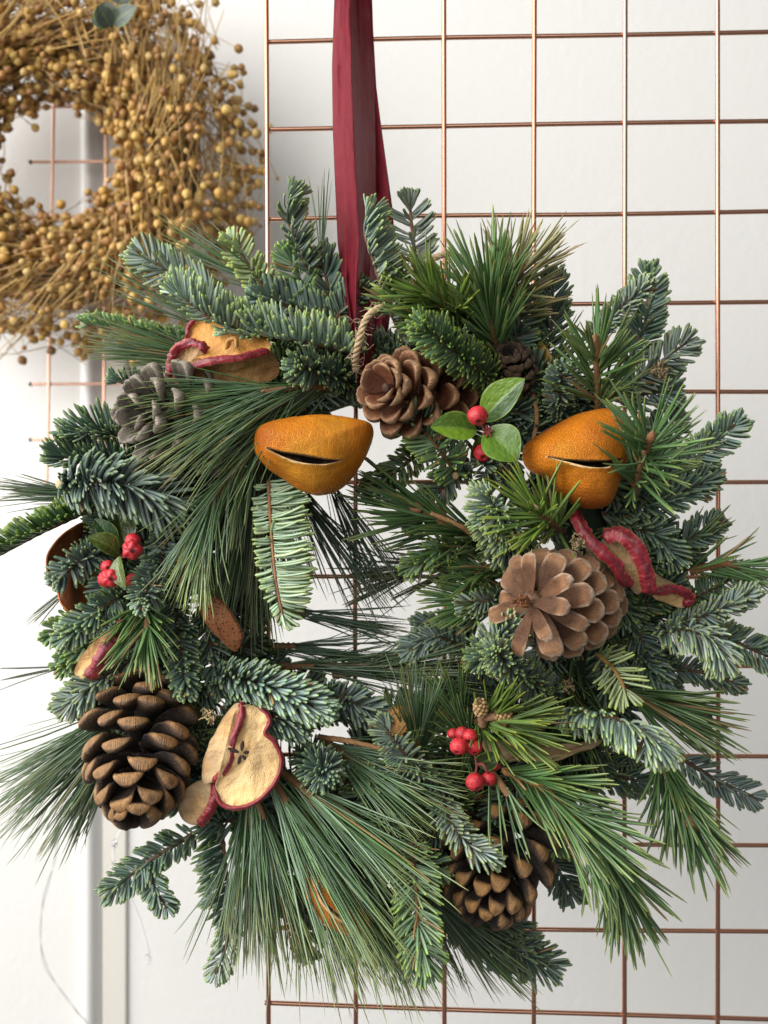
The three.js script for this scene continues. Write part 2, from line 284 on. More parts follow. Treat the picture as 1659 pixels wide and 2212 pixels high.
// o: L needle length, w width, n per 100 units of stem, pal, up, az [centre, half spread] in degrees, comb, lean, curl, tipN
function fir(pts, o) {
  o = { L: 48, w: 7, n: 62, pal: 'dark', up: [0, 0.3, 1], spread: 115, lean: 62, curl: .35, fwd: .25, tipN: 12, stem: BARK, keep: 1, ...o };
  const c = sprigCurve(pts), len = c.getLength(), pm = per(pts[Math.floor(pts.length / 2)][2]), lenP = len / pm, pal = PAL[o.pal], up = V(...o.up).normalize();
  const st = stemMesh('fir_sprig', c, (o.sr ?? 1.3) * mm, (o.sr ?? 1.3) * .55 * mm, o.stem, o.label), mb = new MB(), n = Math.round(lenP / 100 * o.n) + o.tipN, L0 = o.L * pm, w0 = o.w * 1.16 * pm;
  const T = V(), P = V(), u = V(), s = V(), r = V(), d = V(), p0 = V(), p1 = V(), p2 = V(), e = V(), wd = V();
  for (let i = 0; i < n; i++) {
    const isTip = i >= n - o.tipN, t = isTip ? 0.965 + 0.035 * rnd() : (i + rnd()) / (n - o.tipN) * (1 - (o.bare ?? 0)) + (o.bare ?? 0);
    c.getPointAt(Math.min(t, 1), P); c.getTangentAt(Math.min(t, 1), T);
    u.copy(up).addScaledVector(T, -up.dot(T)); if (u.lengthSq() < 1e-4) u.set(0.3, 1, 0.1); u.normalize(); s.crossVectors(T, u); if (s.x < 0 && o.comb) s.negate();
    let a;
    if (o.comb && !isTip && rnd() < (o.top ?? .30)) a = rr(-75, 75); else if (o.comb && !(isTip && rnd() < .4)) { const right = rnd() < (o.bias ?? .5); a = (right ? 1 : -1) * (90 + gs() * (o.combs ?? 24) + (o.lift ?? 0) * -1); }
    else a = isTip ? rr(-180, 180) : rr(-1, 1) * o.spread;
    a *= Math.PI / 180;
    r.copy(u).multiplyScalar(Math.cos(a)).addScaledVector(s, Math.sin(a));
    let lean = (o.lean + gs() * 9) * (1 - .45 * sst(.80, 1, t)); if (isTip) lean = rr(8, 48); lean *= Math.PI / 180;
    let L = L0 * (1 + gs() * .13) * (1 - .28 * sst(.82, 1, t)) * (.75 + .25 * sst(0, .12, t)); if (isTip) L *= .8;
    const dead = rnd() < .014; if (rnd() < .03) L *= rr(.35, .7);
    if (o.comb && o.ratio) L *= (Math.sin(a) > 0 ? 1 : o.ratio) * (1 - .38 * sst(.62, 1, t));
    d.copy(r).multiplyScalar(Math.sin(lean)).addScaledVector(T, Math.cos(lean)).normalize();
    p0.copy(P).addScaledVector(r, .9 * mm); p1.copy(p0).addScaledVector(d, L * .5);
    e.copy(d).addScaledVector(u, o.curl * (isTip ? .4 : 1) * (0.7 + .6 * rnd())).addScaledVector(T, o.fwd * (0.6 + .8 * rnd())).add(V(gs(), gs(), gs()).multiplyScalar(.10));
    if (o.sweep) e.add(V(...o.sweep)); e.normalize(); p2.copy(p1).addScaledVector(e, L * .52);
    wd.crossVectors(d, Math.abs(d.dot(u)) > .93 ? T : u).add(V(gs(), gs(), gs()).multiplyScalar(.28)).normalize();
    needle(mb, p0, p1, p2, wd, w0 * (1 + gs() * .16) * (dead ? .7 : 1), dead ? PAL.dead : pal, (o.k ?? 1) * 1.14 * (1 + gs() * .24), .03 + gs() * .10);
  }
  const nm = part('needles', mb.geo(), M.fir, st, 'stuff');
  return st;
}
// pine: long thin needles in small bundles
const QS = [0, .12, .4, .7, .93, 1], QW = [.7, .9, 1, .95, .6, .15];
function pine(pts, o) {
  o = { L: 130, w: 6, n: 60, pal: 'scots', per: 2, lean: 38, ls: 12, bend: .12, droop: 0, bias: 0, dir: [0, -1, 0], dspread: .3, bare: 0, up: [0, 0, 1], spread: 180, stem: [.15, .075, .03], tipN: 8, bud: 0, r: 2.1, ...o };
  const c = sprigCurve(pts), len = c.getLength(), pm = per(pts[Math.floor(pts.length / 2)][2]), pal = PAL[o.pal], dir = V(...o.dir).normalize(), up = V(...o.up).normalize();
  const st = stemMesh('pine_sprig', c, o.r * mm, o.r * .8 * mm, o.stem, o.label), mb = new MB(), n = o.n, L0 = o.L * pm, w0 = o.w * (o.per > 2 ? 1 : 1.08) * pm;
  for (let i = 0; i < n; i++) {
    const isTip = i >= n - o.tipN, t = Math.min(1, isTip ? .97 + .03 * rnd() : lerp(o.bare, 1, (i + rnd()) / (n - o.tipN)));
    const P = c.getPointAt(t), T = c.getTangentAt(t), u = up.clone().addScaledVector(T, -up.dot(T)); if (u.lengthSq() < 1e-4) u.set(.2, 1, 0); u.normalize(); const s = V().crossVectors(T, u);
    const a = rr(-1, 1) * o.spread * Math.PI / 180, r = u.clone().multiplyScalar(Math.cos(a)).addScaledVector(s, Math.sin(a)), lean = Math.max(3, o.lean + gs() * o.ls) * (isTip ? .6 : 1) * Math.PI / 180;
    const d0 = r.clone().multiplyScalar(Math.sin(lean)).addScaledVector(T, Math.cos(lean));
    if (o.bias) d0.lerp(dir.clone().add(V(gs(), gs(), gs() * .6).multiplyScalar(o.dspread)), o.bias); d0.normalize();
    const k0 = (o.k ?? 1) * 1.12 * (1 + gs() * .25);
    for (let f = 0; f < o.per; f++) {
      const d = d0.clone().add(V(gs(), gs(), gs()).multiplyScalar(o.per > 2 ? .13 : .10)).normalize(), L = L0 * (1 + gs() * .2) * (rnd() < .06 ? rr(.4, .8) : 1), dead = rnd() < .03, p0 = P.clone().addScaledVector(r, o.r * .8 * mm);
      const b = V(gs(), gs(), gs()).multiplyScalar(o.bend * (rnd() < .12 ? 3.2 : 1.25)), p1 = p0.clone().addScaledVector(d, L * .5), e = d.clone().add(b).add(V(0, -1, 0).multiplyScalar(o.droop * (0.5 + rnd()))).normalize(), p2 = p1.clone().addScaledVector(e, L * .5);
      const wd = V().crossVectors(d, V(gs(), gs(), gs() + .01)).normalize(), nn = V().crossVectors(d, wd), w = w0 * (1 + gs() * .12) * .5;
      let pr = null;
      for (let j = 0; j < QS.length; j++) {
        const q = QS[j], C = p0.clone().multiplyScalar((1 - q) * (1 - q)).addScaledVector(p1, 2 * q * (1 - q)).addScaledVector(p2, q * q), base = mb.p.length / 3, hw = w * QW[j];
        const tf = sst(.86, 1, q) * .9, mk = (cc) => mulc(dead ? [.20, .135, .055] : mixc(cc, pal.tip, tf), k0);
        mb.v(C.clone().addScaledVector(wd, -hw), mk(pal.edge)); mb.v(C.clone().addScaledVector(nn, hw * .62), mk(pal.top)); mb.v(C.clone().addScaledVector(wd, hw), mk(pal.edge)); mb.v(C.clone().addScaledVector(nn, -hw * .4), mk(pal.bot));
        if (pr !== null) for (let g = 0; g < 4; g++) { const g2 = (g + 1) % 4; mb.i.push(pr + g, base + g, base + g2, pr + g, base + g2, pr + g2); }
        pr = base;
      }
    }
  }
  part('needles', mb.geo(), M.pine, st, 'stuff');
  if (o.bud) {                                              // a scaly winter bud at the tip
    const bm = new MB(), P = c.getPointAt(1), T = c.getTangentAt(1), n2 = 9, pb = []; for (let i = 0; i < n2; i++) pb.push(P.clone().addScaledVector(T, (i / (n2 - 1) * 1.1 - .1) * o.bud * pm));
    tube(bm, pb, (v, a) => o.bud * pm * (o.budw ?? .24) * Math.sin(Math.PI * Math.min(1, .22 + .78 * v)) ** .8 * (1 + .14 * Math.sin(v * 22 + a * 3)) + .0002, (v, a) => mulc(o.budc ?? [.27, .12, .055], .75 + .6 * hash(v * 14 | 0, a * 4 | 0, 2)), 10);
    part('bud', bm.geo(), M.bark, st);
  }
  return st;
}
// the mossy ring that everything is bound to
const RING = [[820, 800], [1020, 830], [1190, 930], [1260, 1090], [1270, 1260], [1240, 1450], [1150, 1620], [990, 1750], [800, 1790], [610, 1740], [430, 1640], [330, 1500], [300, 1330], [330, 1150], [430, 980], [600, 850]];
{
  const mb = new MB(), pts = curvePts(RING.map(([x, y]) => at(x, y, 18)), 160, true);
  tube(mb, pts, (u, a) => (17 + 3.5 * noise(u * 46, a * 1.6, 4) + 2 * noise(u * 110, a * 4, 8)) * mm, [1, 1, 1], 22, { closed: true, fs: 1, fu: 1, up: V(0, 0, 1) });
  part('moss_ring', mb.geo(), M.moss, W);
}
// a bare twig, cut ends and beige lichen tufts caught between the needles
function twig(pts, r) { const mb = new MB(); tube(mb, curvePts(pts.map((p) => at(...p)), 30), (u) => lerp(r, r * .7, u) * mm * (1 + .15 * noise(u * 20, 2, 1)), (u, a) => mulc([.24, .125, .05], .7 + .6 * hash(u * 40 | 0, a * 3 | 0, 4)), 9); return part('twig', mb.geo(), M.bark, W); }
twig([[690, 1592, 60], [760, 1602, 76], [842, 1622, 78]], 1.5); twig([[1050, 1180, 50], [1000, 1140, 62], [930, 1108, 64]], 1.6); twig([[1140, 800, 36], [1160, 900, 44], [1150, 960, 44]], 1.6);
for (const [x, y, z, s] of [[132, 1047, 66, 2.6], [344, 1086, 80, 2.0], [985, 1028, 60, 1.9]]) { const mb = new MB(), p = at(x, y, z); tube(mb, [p.clone().add(V(0, 0, -4 * mm)), p, p.clone().add(V(-.4 * mm, .3 * mm, 1.6 * mm))], (u) => s * mm * (1 - .15 * u), [.50, .34, .18], 10); part('cut_end', mb.geo(), M.bark, W); }
for (const [x, y, z, n] of [[1428, 800, 44, 46], [1246, 1172, 82, 40], [1228, 1478, 60, 24], [452, 1545, 76, 26]]) { const mb = new MB(); for (let i = 0; i < n; i++) { const p = at(x + gs() * 13, y + gs() * 16, z + gs() * 3), q = p.clone().add(V(gs(), gs(), gs()).multiplyScalar(2.6 * mm)), e = q.clone().add(V(gs(), gs(), gs()).multiplyScalar(2.4 * mm)); tube(mb, [p, q, e], (u) => .55 * mm * (1 - .6 * u), mulc([.36, .27, .14], rr(.6, 1.15)), 5); } part('lichen_tuft', mb.geo(), M.bark, W); }
// filling sprigs, bound all round the ring
{
  const cr = new THREE.CatmullRomCurve3(RING.map(([x, y]) => V(x, y, 0)), true, 'centripetal'), cx = 805, cy = 1225;
  const inHole = (x, y) => Math.hypot((x - 825) / 205, (y - cy) / 245) < 1;
  for (let i = 0; i < 215; i++) {
    const t = (i + rnd()) / 215, p = cr.getPointAt(t), tg = cr.getTangentAt(t), o = V(p.x - cx, p.y - cy, 0).normalize();
    const off = rr(-65, p.x > 1130 && p.y > 1000 ? 100 : 50), b = p.clone().addScaledVector(o, off), len = rr(110, 190), mix = rr(-.55, .95) + (off > 0 ? .25 : -.15);
    const d = tg.clone().multiplyScalar(rnd() < .7 ? 1 : -1).addScaledVector(o, mix).normalize(), e = b.clone().addScaledVector(d, len), m = b.clone().addScaledVector(d, len * .5);
    if (inHole(e.x, e.y) || inHole(m.x, m.y)) { d.addScaledVector(o, 1.3).normalize(); e.copy(b).addScaledVector(d, len * .8); m.copy(b).addScaledVector(d, len * .4); if (inHole(e.x, e.y)) continue; }
    const z0 = rr(12, 34), z1 = z0 + rr(0, 22);
    const pal = ['dark', 'dark', 'dark', 'green', 'blue'][Math.floor(rnd() * 5)];
    if (rnd() < .8 || off > 15 || p.x < 500) fir([[b.x, b.y, z0], [m.x + gs() * 10, m.y + gs() * 10, (z0 + z1) / 2 + 4], [e.x, e.y, z1]], { L: rr(40, 52), n: 62, pal, spread: 150, lean: rr(50, 64), curl: .2, k: .9 });
    else pine([[b.x, b.y, z0], [m.x, m.y, z0 + 5], [e.x, e.y, z1]], { L: rr(110, 150), n: 42, pal: 'scots', lean: 40, k: .85 });
  }
}
// ------------------------------------------------------------------ the sprigs one can tell apart, clockwise from the top left
const up = [0, 1, .4], left = [-1, .1, .4], right = [1, .15, .4], down = [0, -1, .4], view = [0, .15, 1];
fir([[455, 630, 42], [372, 590, 46], [302, 548, 48]], { L: 54, w: 8, n: 46, pal: 'pale', k: .8, comb: 1, up: view, lean: 58, tipN: 14 });
fir([[600, 735, 52], [500, 706, 66], [430, 668, 72], [376, 626, 74]], { L: 70, w: 9.5, n: 66, pal: 'pale', k: 1.1, up: [.15, 1, .6], spread: 105, lean: 70, curl: .5, tipN: 12 });
fir([[790, 770, 45], [690, 745, 58], [590, 728, 66], [500, 712, 64]], { L: 72, w: 9.5, n: 62, pal: 'pale', k: 1.05, up: [.15, 1, .45], spread: 95, lean: 72, curl: .45 });
fir([[600, 660, 36], [545, 585, 42], [500, 514, 45]], { L: 40, w: 8, n: 44, pal: 'yellow', comb: 1, up: view, lean: 66, k: .85 });
fir([[720, 690, 36], [620, 660, 42], [560, 640, 46]], { L: 60, w: 10, n: 40, pal: 'blue', up: view, spread: 100, lean: 66 });
fir([[668, 590, 40], [640, 520, 48], [618, 455, 52], [632, 414, 54]], { L: 54, w: 8, n: 66, pal: 'pale', k: .8, up: [1, .05, .4], spread: 95, lean: 64, curl: .3, tipN: 14 });
fir([[690, 700, 32], [655, 620, 38], [622, 545, 42]], { L: 46, w: 8, n: 50, pal: 'green', comb: 1, up: view, lean: 55 });
fir([[740, 740, 30], [715, 640, 36], [692, 556, 40]], { L: 58, w: 8, n: 42, pal: 'dark', k: 1.3, comb: 1, up: view, lean: 48, bias: .65 });
fir([[775, 750, 34], [715, 725, 40], [650, 712, 42]], { L: 50, w: 7, n: 60, pal: 'brown', up, spread: 70, lean: 66 });
fir([[765, 828, 40], [705, 808, 62], [645, 790, 82]], { L: 56, w: 8.5, n: 80, pal: 'dark', k: 1.1, up: view, spread: 180, lean: 52, curl: .1, tipN: 26 });
fir([[350, 870, 30], [300, 838, 36], [250, 822, 40]], { L: 42, w: 8, n: 44, pal: 'dark', k: 1.2, up, spread: 90, lean: 60 });
fir([[425, 742, 24], [310, 722, 26], [185, 700, 26]], { L: 36, w: 7, n: 56, pal: 'green', k: 1.1, up, spread: 70, lean: 60 });
// left flank
fir([[405, 990, 40], [300, 955, 56], [215, 930, 62], [150, 940, 62]], { L: 62, w: 8.5, n: 78, pal: 'dark', k: 1.25, up: [-.25, 1, .5], spread: 105, lean: 70, curl: .45 });
fir([[365, 1020, 40], [240, 1000, 60], [120, 985, 64]], { L: 60, w: 8.5, n: 84, pal: 'dark', k: 1.15, up: [-.2, 1, .6], spread: 110, lean: 72, curl: .45 });
fir([[138, 1047, 62], [215, 1040, 74], [300, 1058, 78], [395, 1098, 66]], { L: 82, w: 9.5, n: 88, pal: 'blue', k: .72, up: [.1, -.25, 1], spread: 125, lean: 64, curl: -.15, sweep: [.1, -.35, 0], tipN: 10, label: 'thick dark noble fir sprig with a cut end at the left' });
fir([[215, 1092, 44], [90, 1150, 58], [-25, 1212, 64]], { L: 50, w: 8, n: 84, pal: 'green', k: .85, up: [.05, 1, .35], spread: 70, lean: 74, curl: .3, label: 'long fir sprig running out of the picture at the left' });
fir([[232, 1188, 46], [175, 1212, 70], [128, 1248, 80]], { L: 44, w: 8, n: 92, pal: 'blue', k: .85, up: view, spread: 170, lean: 60, curl: .12, tipN: 22 });
fir([[372, 1132, 44], [345, 1220, 64], [308, 1300, 88]], { L: 48, w: 8, n: 96, pal: 'blue', k: .95, up: view, spread: 180, lean: 58, tipN: 28 });
fir([[285, 1275, 50], [210, 1322, 64], [135, 1382, 66]], { L: 42, w: 8, n: 84, pal: 'dark', k: 1.5, up: view, spread: 140, lean: 60 });
fir([[180, 1325, 26], [105, 1375, 30]], { L: 34, w: 7, n: 60, pal: 'green', up: view, spread: 120 });
fir([[215, 1390, 30], [130, 1440, 34]], { L: 36, w: 7, n: 60, pal: 'green', up: view, spread: 120 });
fir([[372, 1280, 44], [388, 1380, 60], [402, 1490, 76]], { L: 46, w: 8, n: 80, pal: 'dark', k: 1.35, up: view, spread: 150, lean: 56, tipN: 18 });
fir([[440, 1300, 40], [455, 1400, 50], [470, 1490, 50]], { L: 42, w: 8, n: 60, pal: 'dark', k: 1.2, up: view, spread: 150, lean: 56 });
fir([[290, 1425, 50], [212, 1472, 62], [138, 1528, 64]], { L: 46, w: 7.5, n: 70, pal: 'pale', k: .72, up: [0, .3, 1], spread: 130, lean: 58 });
fir([[470, 1455, 52], [580, 1482, 78], [692, 1532, 88]], { L: 66, w: 9, n: 96, pal: 'blue', k: 1.25, up: [.1, .35, 1], spread: 120, lean: 42, curl: .05, tipN: 20, label: 'steel blue fir sprig in front of the opening' });
fir([[478, 1530, 50], [575, 1545, 66], [650, 1568, 74]], { L: 56, w: 8.5, n: 70, pal: 'blue', k: 1.1, up: [0, -.3, 1], spread: 120, lean: 42 });
fir([[690, 1495, 44], [760, 1518, 58], [820, 1548, 58]], { L: 48, w: 8, n: 84, pal: 'blue', k: .95, up: view, spread: 140, lean: 55, tipN: 16 });
fir([[668, 1620, 48], [685, 1650, 66], [700, 1668, 84]], { L: 56, w: 8.5, n: 110, pal: 'blue', k: 1.0, up: view, spread: 180, lean: 66, tipN: 24 });
// hanging in the opening, under the whole orange
fir([[580, 1040, 66], [586, 1150, 80], [596, 1255, 88], [612, 1338, 88]], { L: 84, w: 7, n: 60, pal: 'mint', k: .95, comb: 1, top: .05, bias: .70, ratio: .42, up: [0, 0, 1], combs: 30, lean: 76, fwd: .05, curl: .1, sweep: [.1, .28, -.15], tipN: 16, sr: .95, stem: [.26, .12, .05], label: 'pale bluish green fir sprig hanging below the dried orange' });
// right of the ribbon
fir([[880, 745, 52], [838, 660, 68], [808, 565, 78], [788, 497, 82], [798, 455, 84]], { L: 64, w: 8.5, n: 66, pal: 'pale', k: .82, up: [1, .1, .35], spread: 82, lean: 74, curl: .25, tipN: 16, label: 'upright curved fir sprig beside the ribbon' });
fir([[900, 590, 18], [893, 520, 20], [884, 436, 22]], { L: 54, w: 6.5, n: 34, pal: 'pale', k: .62, comb: 1, bias: .6, up: view, lean: 66, combs: 25, stem: [.2, .1, .045] });
fir([[1080, 832, 46], [990, 765, 78], [915, 702, 98]], { L: 58, w: 7.5, n: 104, pal: 'green', k: .9, up: view, spread: 180, lean: 56, curl: .05, tipN: 34, label: 'bushy fir sprig pointing at the viewer above the brown pine cone' });
fir([[1085, 800, 34], [1118, 720, 40], [1130, 640, 42]], { L: 52, w: 7, n: 54, pal: 'dark', k: 1.4, comb: 1, up: view, lean: 64 });
fir([[1165, 820, 24], [1190, 720, 30], [1195, 600, 32]], { L: 48, w: 7, n: 60, pal: 'dark', k: 1.2, comb: 1, up: view, lean: 52, combs: 30 });
fir([[1270, 740, 44], [1335, 672, 54], [1400, 612, 60]], { L: 34, w: 7.5, n: 78, pal: 'pale', k: .72, up: [-.3, .4, 1], spread: 120, lean: 56, tipN: 14 });
fir([[1355, 790, 22], [1395, 690, 28], [1400, 588, 30]], { L: 48, w: 7, n: 78, pal: 'dark', k: 1.5, comb: 1, up: view, lean: 60, combs: 30, tipN: 14 });
fir([[1320, 860, 26], [1405, 798, 36], [1484, 738, 40]], { L: 52, w: 7, n: 50, pal: 'pale', k: .6, comb: 1, up: view, lean: 56 });
fir([[1340, 870, 24], [1400, 850, 30], [1450, 845, 34]], { L: 56, w: 7, n: 56, pal: 'blue', comb: 1, up: view, lean: 52, bias: .5 });
fir([[1390, 1075, 34], [1490, 1000, 46], [1594, 912, 52]], { L: 46, w: 7, n: 66, pal: 'dark', k: 1.7, comb: 1, up: view, lean: 60, combs: 26, tipN: 14, label: 'fir sprig reaching up over the right edge wire' });
fir([[1300, 1110, 40], [1430, 1082, 50], [1540, 1030, 46]], { L: 48, w: 7, n: 62, pal: 'dark', k: 1.5, up: view, spread: 130, lean: 58 });
fir([[1215, 900, 40], [1208, 850, 60], [1216, 796, 74]], { L: 42, w: 7.5, n: 96, pal: 'blue', k: 1.0, up: view, spread: 170, lean: 58, tipN: 22 });
fir([[1395, 1218, 34], [1465, 1178, 40], [1548, 1128, 40]], { L: 42, w: 6.5, n: 62, pal: 'dark', k: 1.1, comb: 1, up: view, lean: 58 });
fir([[1340, 1130, 44], [1420, 1160, 52], [1460, 1210, 52]], { L: 46, w: 7, n: 70, pal: 'dark', k: 1.6, up: view, spread: 130, lean: 55 });
fir([[1460, 1312, 30], [1540, 1272, 36], [1612, 1232, 36]], { L: 34, w: 6, n: 84, pal: 'green', k: .8, comb: 1, up: view, lean: 72 });
fir([[1440, 1356, 46], [1540, 1322, 58], [1628, 1278, 62]], { L: 36, w: 7, n: 96, pal: 'pale', k: .75, up: view, spread: 150, lean: 55, tipN: 16 });
fir([[1420, 1368, 56], [1495, 1362, 70], [1542, 1388, 74], [1562, 1430, 72]], { L: 58, w: 7, n: 66, pal: 'pale', k: .95, up: [-.3, -.5, 1], spread: 100, lean: 60, sweep: [-.15, -.45, 0], label: 'pale drooping fir sprig at the right side' });
fir([[1520, 1365, 32], [1600, 1392, 40], [1690, 1432, 42]], { L: 42, w: 7, n: 60, pal: 'dark', k: 1.6, comb: 1, up: view, lean: 66, bias: .6 });
fir([[1380, 1452, 28], [1490, 1448, 36], [1598, 1478, 36]], { L: 34, w: 6, n: 70, pal: 'dark', k: 1.1, comb: 1, up: view, lean: 58 });
fir([[1370, 1400, 36], [1400, 1440, 44], [1400, 1480, 44]], { L: 50, w: 7, n: 70, pal: 'dark', k: 1.4, up: view, spread: 120, lean: 55 });
fir([[1290, 1412, 60], [1325, 1445, 72], [1342, 1472, 78], [1352, 1500, 80]], { L: 60, w: 6.5, n: 34, pal: 'yellow', k: 1.0, comb: 1, combs: 22, up: view, lean: 58, fwd: .3, tipN: 12, stem: [.3, .17, .05], label: 'small flat yellow green fir tip below the big brown cone' });
fir([[1205, 1530, 60], [1285, 1542, 78], [1365, 1566, 88], [1440, 1622, 86]], { L: 62, w: 9, n: 60, pal: 'pale', k: 1.05, up: [-.05, -.75, 1], spread: 85, lean: 72, curl: .2, sweep: [0, -.5, 0], label: 'thick whitish fir sprig with needles hanging down' });
fir([[1200, 1505, 44], [1130, 1460, 72], [1066, 1402, 98]], { L: 56, w: 8, n: 104, pal: 'pale', k: .85, up: view, spread: 175, lean: 54, tipN: 26, label: 'frosty fir sprig pointing at the viewer left of the big brown cone' });
fir([[1030, 1440, 46], [1062, 1395, 76], [1105, 1345, 86]], { L: 66, w: 7.5, n: 80, pal: 'pale', k: 1.0, up: [-.3, .3, 1], spread: 120, lean: 40, tipN: 16 });
fir([[1150, 1160, 46], [1090, 1130, 72], [1056, 1070, 86]], { L: 66, w: 8, n: 92, pal: 'pale', k: .9, up: [-.8, -.45, .6], spread: 100, lean: 66, curl: .15, tipN: 22 });
fir([[1100, 1200, 46], [1088, 1150, 66], [1060, 1100, 80]], { L: 60, w: 8, n: 84, pal: 'pale', k: .75, up: [-.5, -.8, .6], spread: 80, lean: 82, sweep: [0, -.3, 0] });
fir([[992, 1030, 54], [944, 965, 70], [888, 892, 72]], { L: 60, w: 7.5, n: 56, pal: 'green', k: 1.15, comb: 1, combs: 20, up: view, lean: 64, tipN: 14, stem: [.2, .09, .04], label: 'flat bright green fir sprig left of the glossy leaves' });
fir([[935, 950, 34], [872, 1005, 50], [798, 1062, 52]], { L: 44, w: 7, n: 72, pal: 'green', k: .85, up: [.2, .2, 1], spread: 120, lean: 56, sweep: [0, -.25, 0] });
fir([[1010, 990, 38], [950, 1060, 46], [890, 1130, 46]], { L: 50, w: 7, n: 60, pal: 'dark', k: 1.5, up: view, spread: 120, lean: 52 });
fir([[1015, 1165, 40], [950, 1190, 56], [885, 1228, 56]], { L: 44, w: 7, n: 56, pal: 'green', k: .9, up: view, spread: 120, lean: 50 });
fir([[1090, 1290, 48], [1040, 1300, 60], [1000, 1310, 60]], { L: 36, w: 6.5, n: 80, pal: 'pale', k: .6, up: view, spread: 130, lean: 56 });
fir([[1070, 1030, 48], [1042, 995, 66]], { L: 50, w: 7, n: 90, pal: 'pale', k: .6, up: view, spread: 150, lean: 60 });
fir([[1010, 1405, 34], [940, 1375, 42], [880, 1408, 40]], { L: 40, w: 7, n: 84, pal: 'blue', k: 1.0, up: view, spread: 140, lean: 54 });
fir([[1020, 1375, 30], [960, 1345, 36], [905, 1350, 36]], { L: 36, w: 6.5, n: 70, pal: 'blue', k: .8, up: view, spread: 140, lean: 54 });
// bottom
fir([[420, 1800, 30], [330, 1855, 40], [236, 1926, 42]], { L: 42, w: 6.5, n: 60, pal: 'dark', k: 1.5, comb: 1, up: view, lean: 62 });
fir([[320, 1850, 36], [335, 1920, 42], [362, 1962, 42]], { L: 36, w: 6.5, n: 60, pal: 'dark', k: 1.5, comb: 1, up: view, lean: 58 });
fir([[478, 1780, 34], [487, 1870, 40], [500, 1975, 42]], { L: 64, w: 7.5, n: 42, pal: 'dark', k: 1.3, up: [-1, 0, .4], spread: 60, lean: 78, curl: .3 });
fir([[499, 1960, 40], [490, 2035, 46], [466, 2104, 46]], { L: 38, w: 6.5, n: 50, pal: 'pale', k: .75, comb: 1, up: view, lean: 46 });
fir([[888, 1810, 62], [897, 1900, 80], [905, 2010, 86], [922, 2096, 82]], { L: 60, w: 7, n: 54, pal: 'green', k: 1.25, comb: 1, combs: 24, up: view, lean: 60, tipN: 14, stem: [.2, .1, .045], label: 'bright green fir sprig hanging at the bottom' });
fir([[985, 1692, 48], [900, 1655, 70], [852, 1600, 78], [826, 1562, 78]], { L: 48, w: 7, n: 54, pal: 'pale', k: .7, up: [0, -.6, 1], spread: 100, lean: 64, sweep: [0, -.3, 0] });
fir([[948, 1680, 55], [972, 1770, 72], [1010, 1822, 80], [1068, 1856, 80]], { L: 44, w: 6.5, n: 60, pal: 'pale', k: .8, up: [0, .1, 1], spread: 120, lean: 56 });
fir([[860, 1830, 50], [915, 1855, 62], [955, 1882, 62]], { L: 42, w: 7, n: 60, pal: 'green', k: .9, up: view, spread: 120, lean: 58 });
fir([[790, 1700, 46], [830, 1760, 56], [870, 1800, 56]], { L: 46, w: 7, n: 66, pal: 'green', k: .8, up: view, spread: 130, lean: 54 });
fir([[950, 1960, 20], [1060, 2035, 28], [1190, 2090, 28]], { L: 62, w: 6, n: 60, pal: 'dark', k: 1.1, comb: 1, combs: 35, up: view, lean: 60 });
fir([[1000, 1900, 20], [1090, 2000, 24], [1150, 2075, 26]], { L: 62, w: 6, n: 60, pal: 'dark', k: 1.0, comb: 1, combs: 40, up: view, lean: 56 });
fir([[1145, 1790, 20], [1195, 1860, 26], [1235, 1935, 28]], { L: 46, w: 6.5, n: 62, pal: 'dark', k: 1.1, comb: 1, combs: 30, up: view, lean: 58 });
fir([[1470, 1638, 22], [1555, 1688, 30], [1630, 1722, 30]], { L: 44, w: 6.5, n: 40, pal: 'blue', k: .9, comb: 1, combs: 20, up: view, lean: 50 });
fir([[1240, 1640, 22], [1310, 1670, 30], [1390, 1690, 30]], { L: 46, w: 6.5, n: 62, pal: 'dark', k: 1.2, comb: 1, combs: 40, up: view, lean: 58 });
fir([[650, 1880, 24], [655, 1980, 30], [668, 2056, 32]], { L: 44, w: 6, n: 60, pal: 'green', k: .8, comb: 1, up: view, lean: 60 });
// pine
pine([[1075, 770, 44], [1062, 700, 58], [1055, 640, 64]], { L: 165, w: 8, n: 84, pal: 'scots', k: 1.35, lean: 32, ls: 16, spread: 180, bud: 40, bend: .10, label: 'tall pine tuft standing at the top of the wreath' });
pine([[1085, 690, 32], [1105, 630, 44], [1116, 590, 50]], { L: 135, w: 7, n: 64, pal: 'olive', lean: 52, ls: 22, bias: .25, dir: [.8, .6, .1], dspread: .5, bud: 36, budw: .42, label: 'faded olive pine tuft behind the tall one' });
pine([[1010, 700, 54], [965, 665, 72], [925, 632, 80]], { L: 112, w: 7.5, n: 84, pal: 'bright', k: .8, lean: 44, ls: 18, bias: .2, dir: [-.6, .7, .2], dspread: .5 });
pine([[1000, 740, 54], [930, 690, 70], [880, 660, 72]], { L: 100, w: 7, n: 60, pal: 'scots', k: 1.35, lean: 40, bias: .3, dir: [-1, .35, .2], dspread: .5 });
pine([[1293, 900, 54], [1291, 820, 74], [1288, 765, 86]], { L: 138, w: 7.5, n: 48, pal: 'scots', k: 1.2, lean: 36, ls: 16, bare: .15, bud: 58, budw: .17, label: 'pine tuft with a reddish bud above the cut orange' });
pine([[1366, 1075, 70], [1388, 1000, 92], [1404, 952, 104]], { L: 135, w: 7.5, n: 62, pal: 'scots', k: 1.2, lean: 48, ls: 20, bare: .15, bud: 30, budw: .3, label: 'pine tuft in front of the cut orange' });
pine([[1215, 1150, 56], [1180, 1122, 80], [1158, 1104, 88]], { L: 130, w: 7.5, n: 56, pal: 'bright', lean: 52, ls: 20, bias: .3, dir: [-.6, .8, .2], dspread: .5, bud: 26, budw: .38, budc: [.4, .26, .16] });
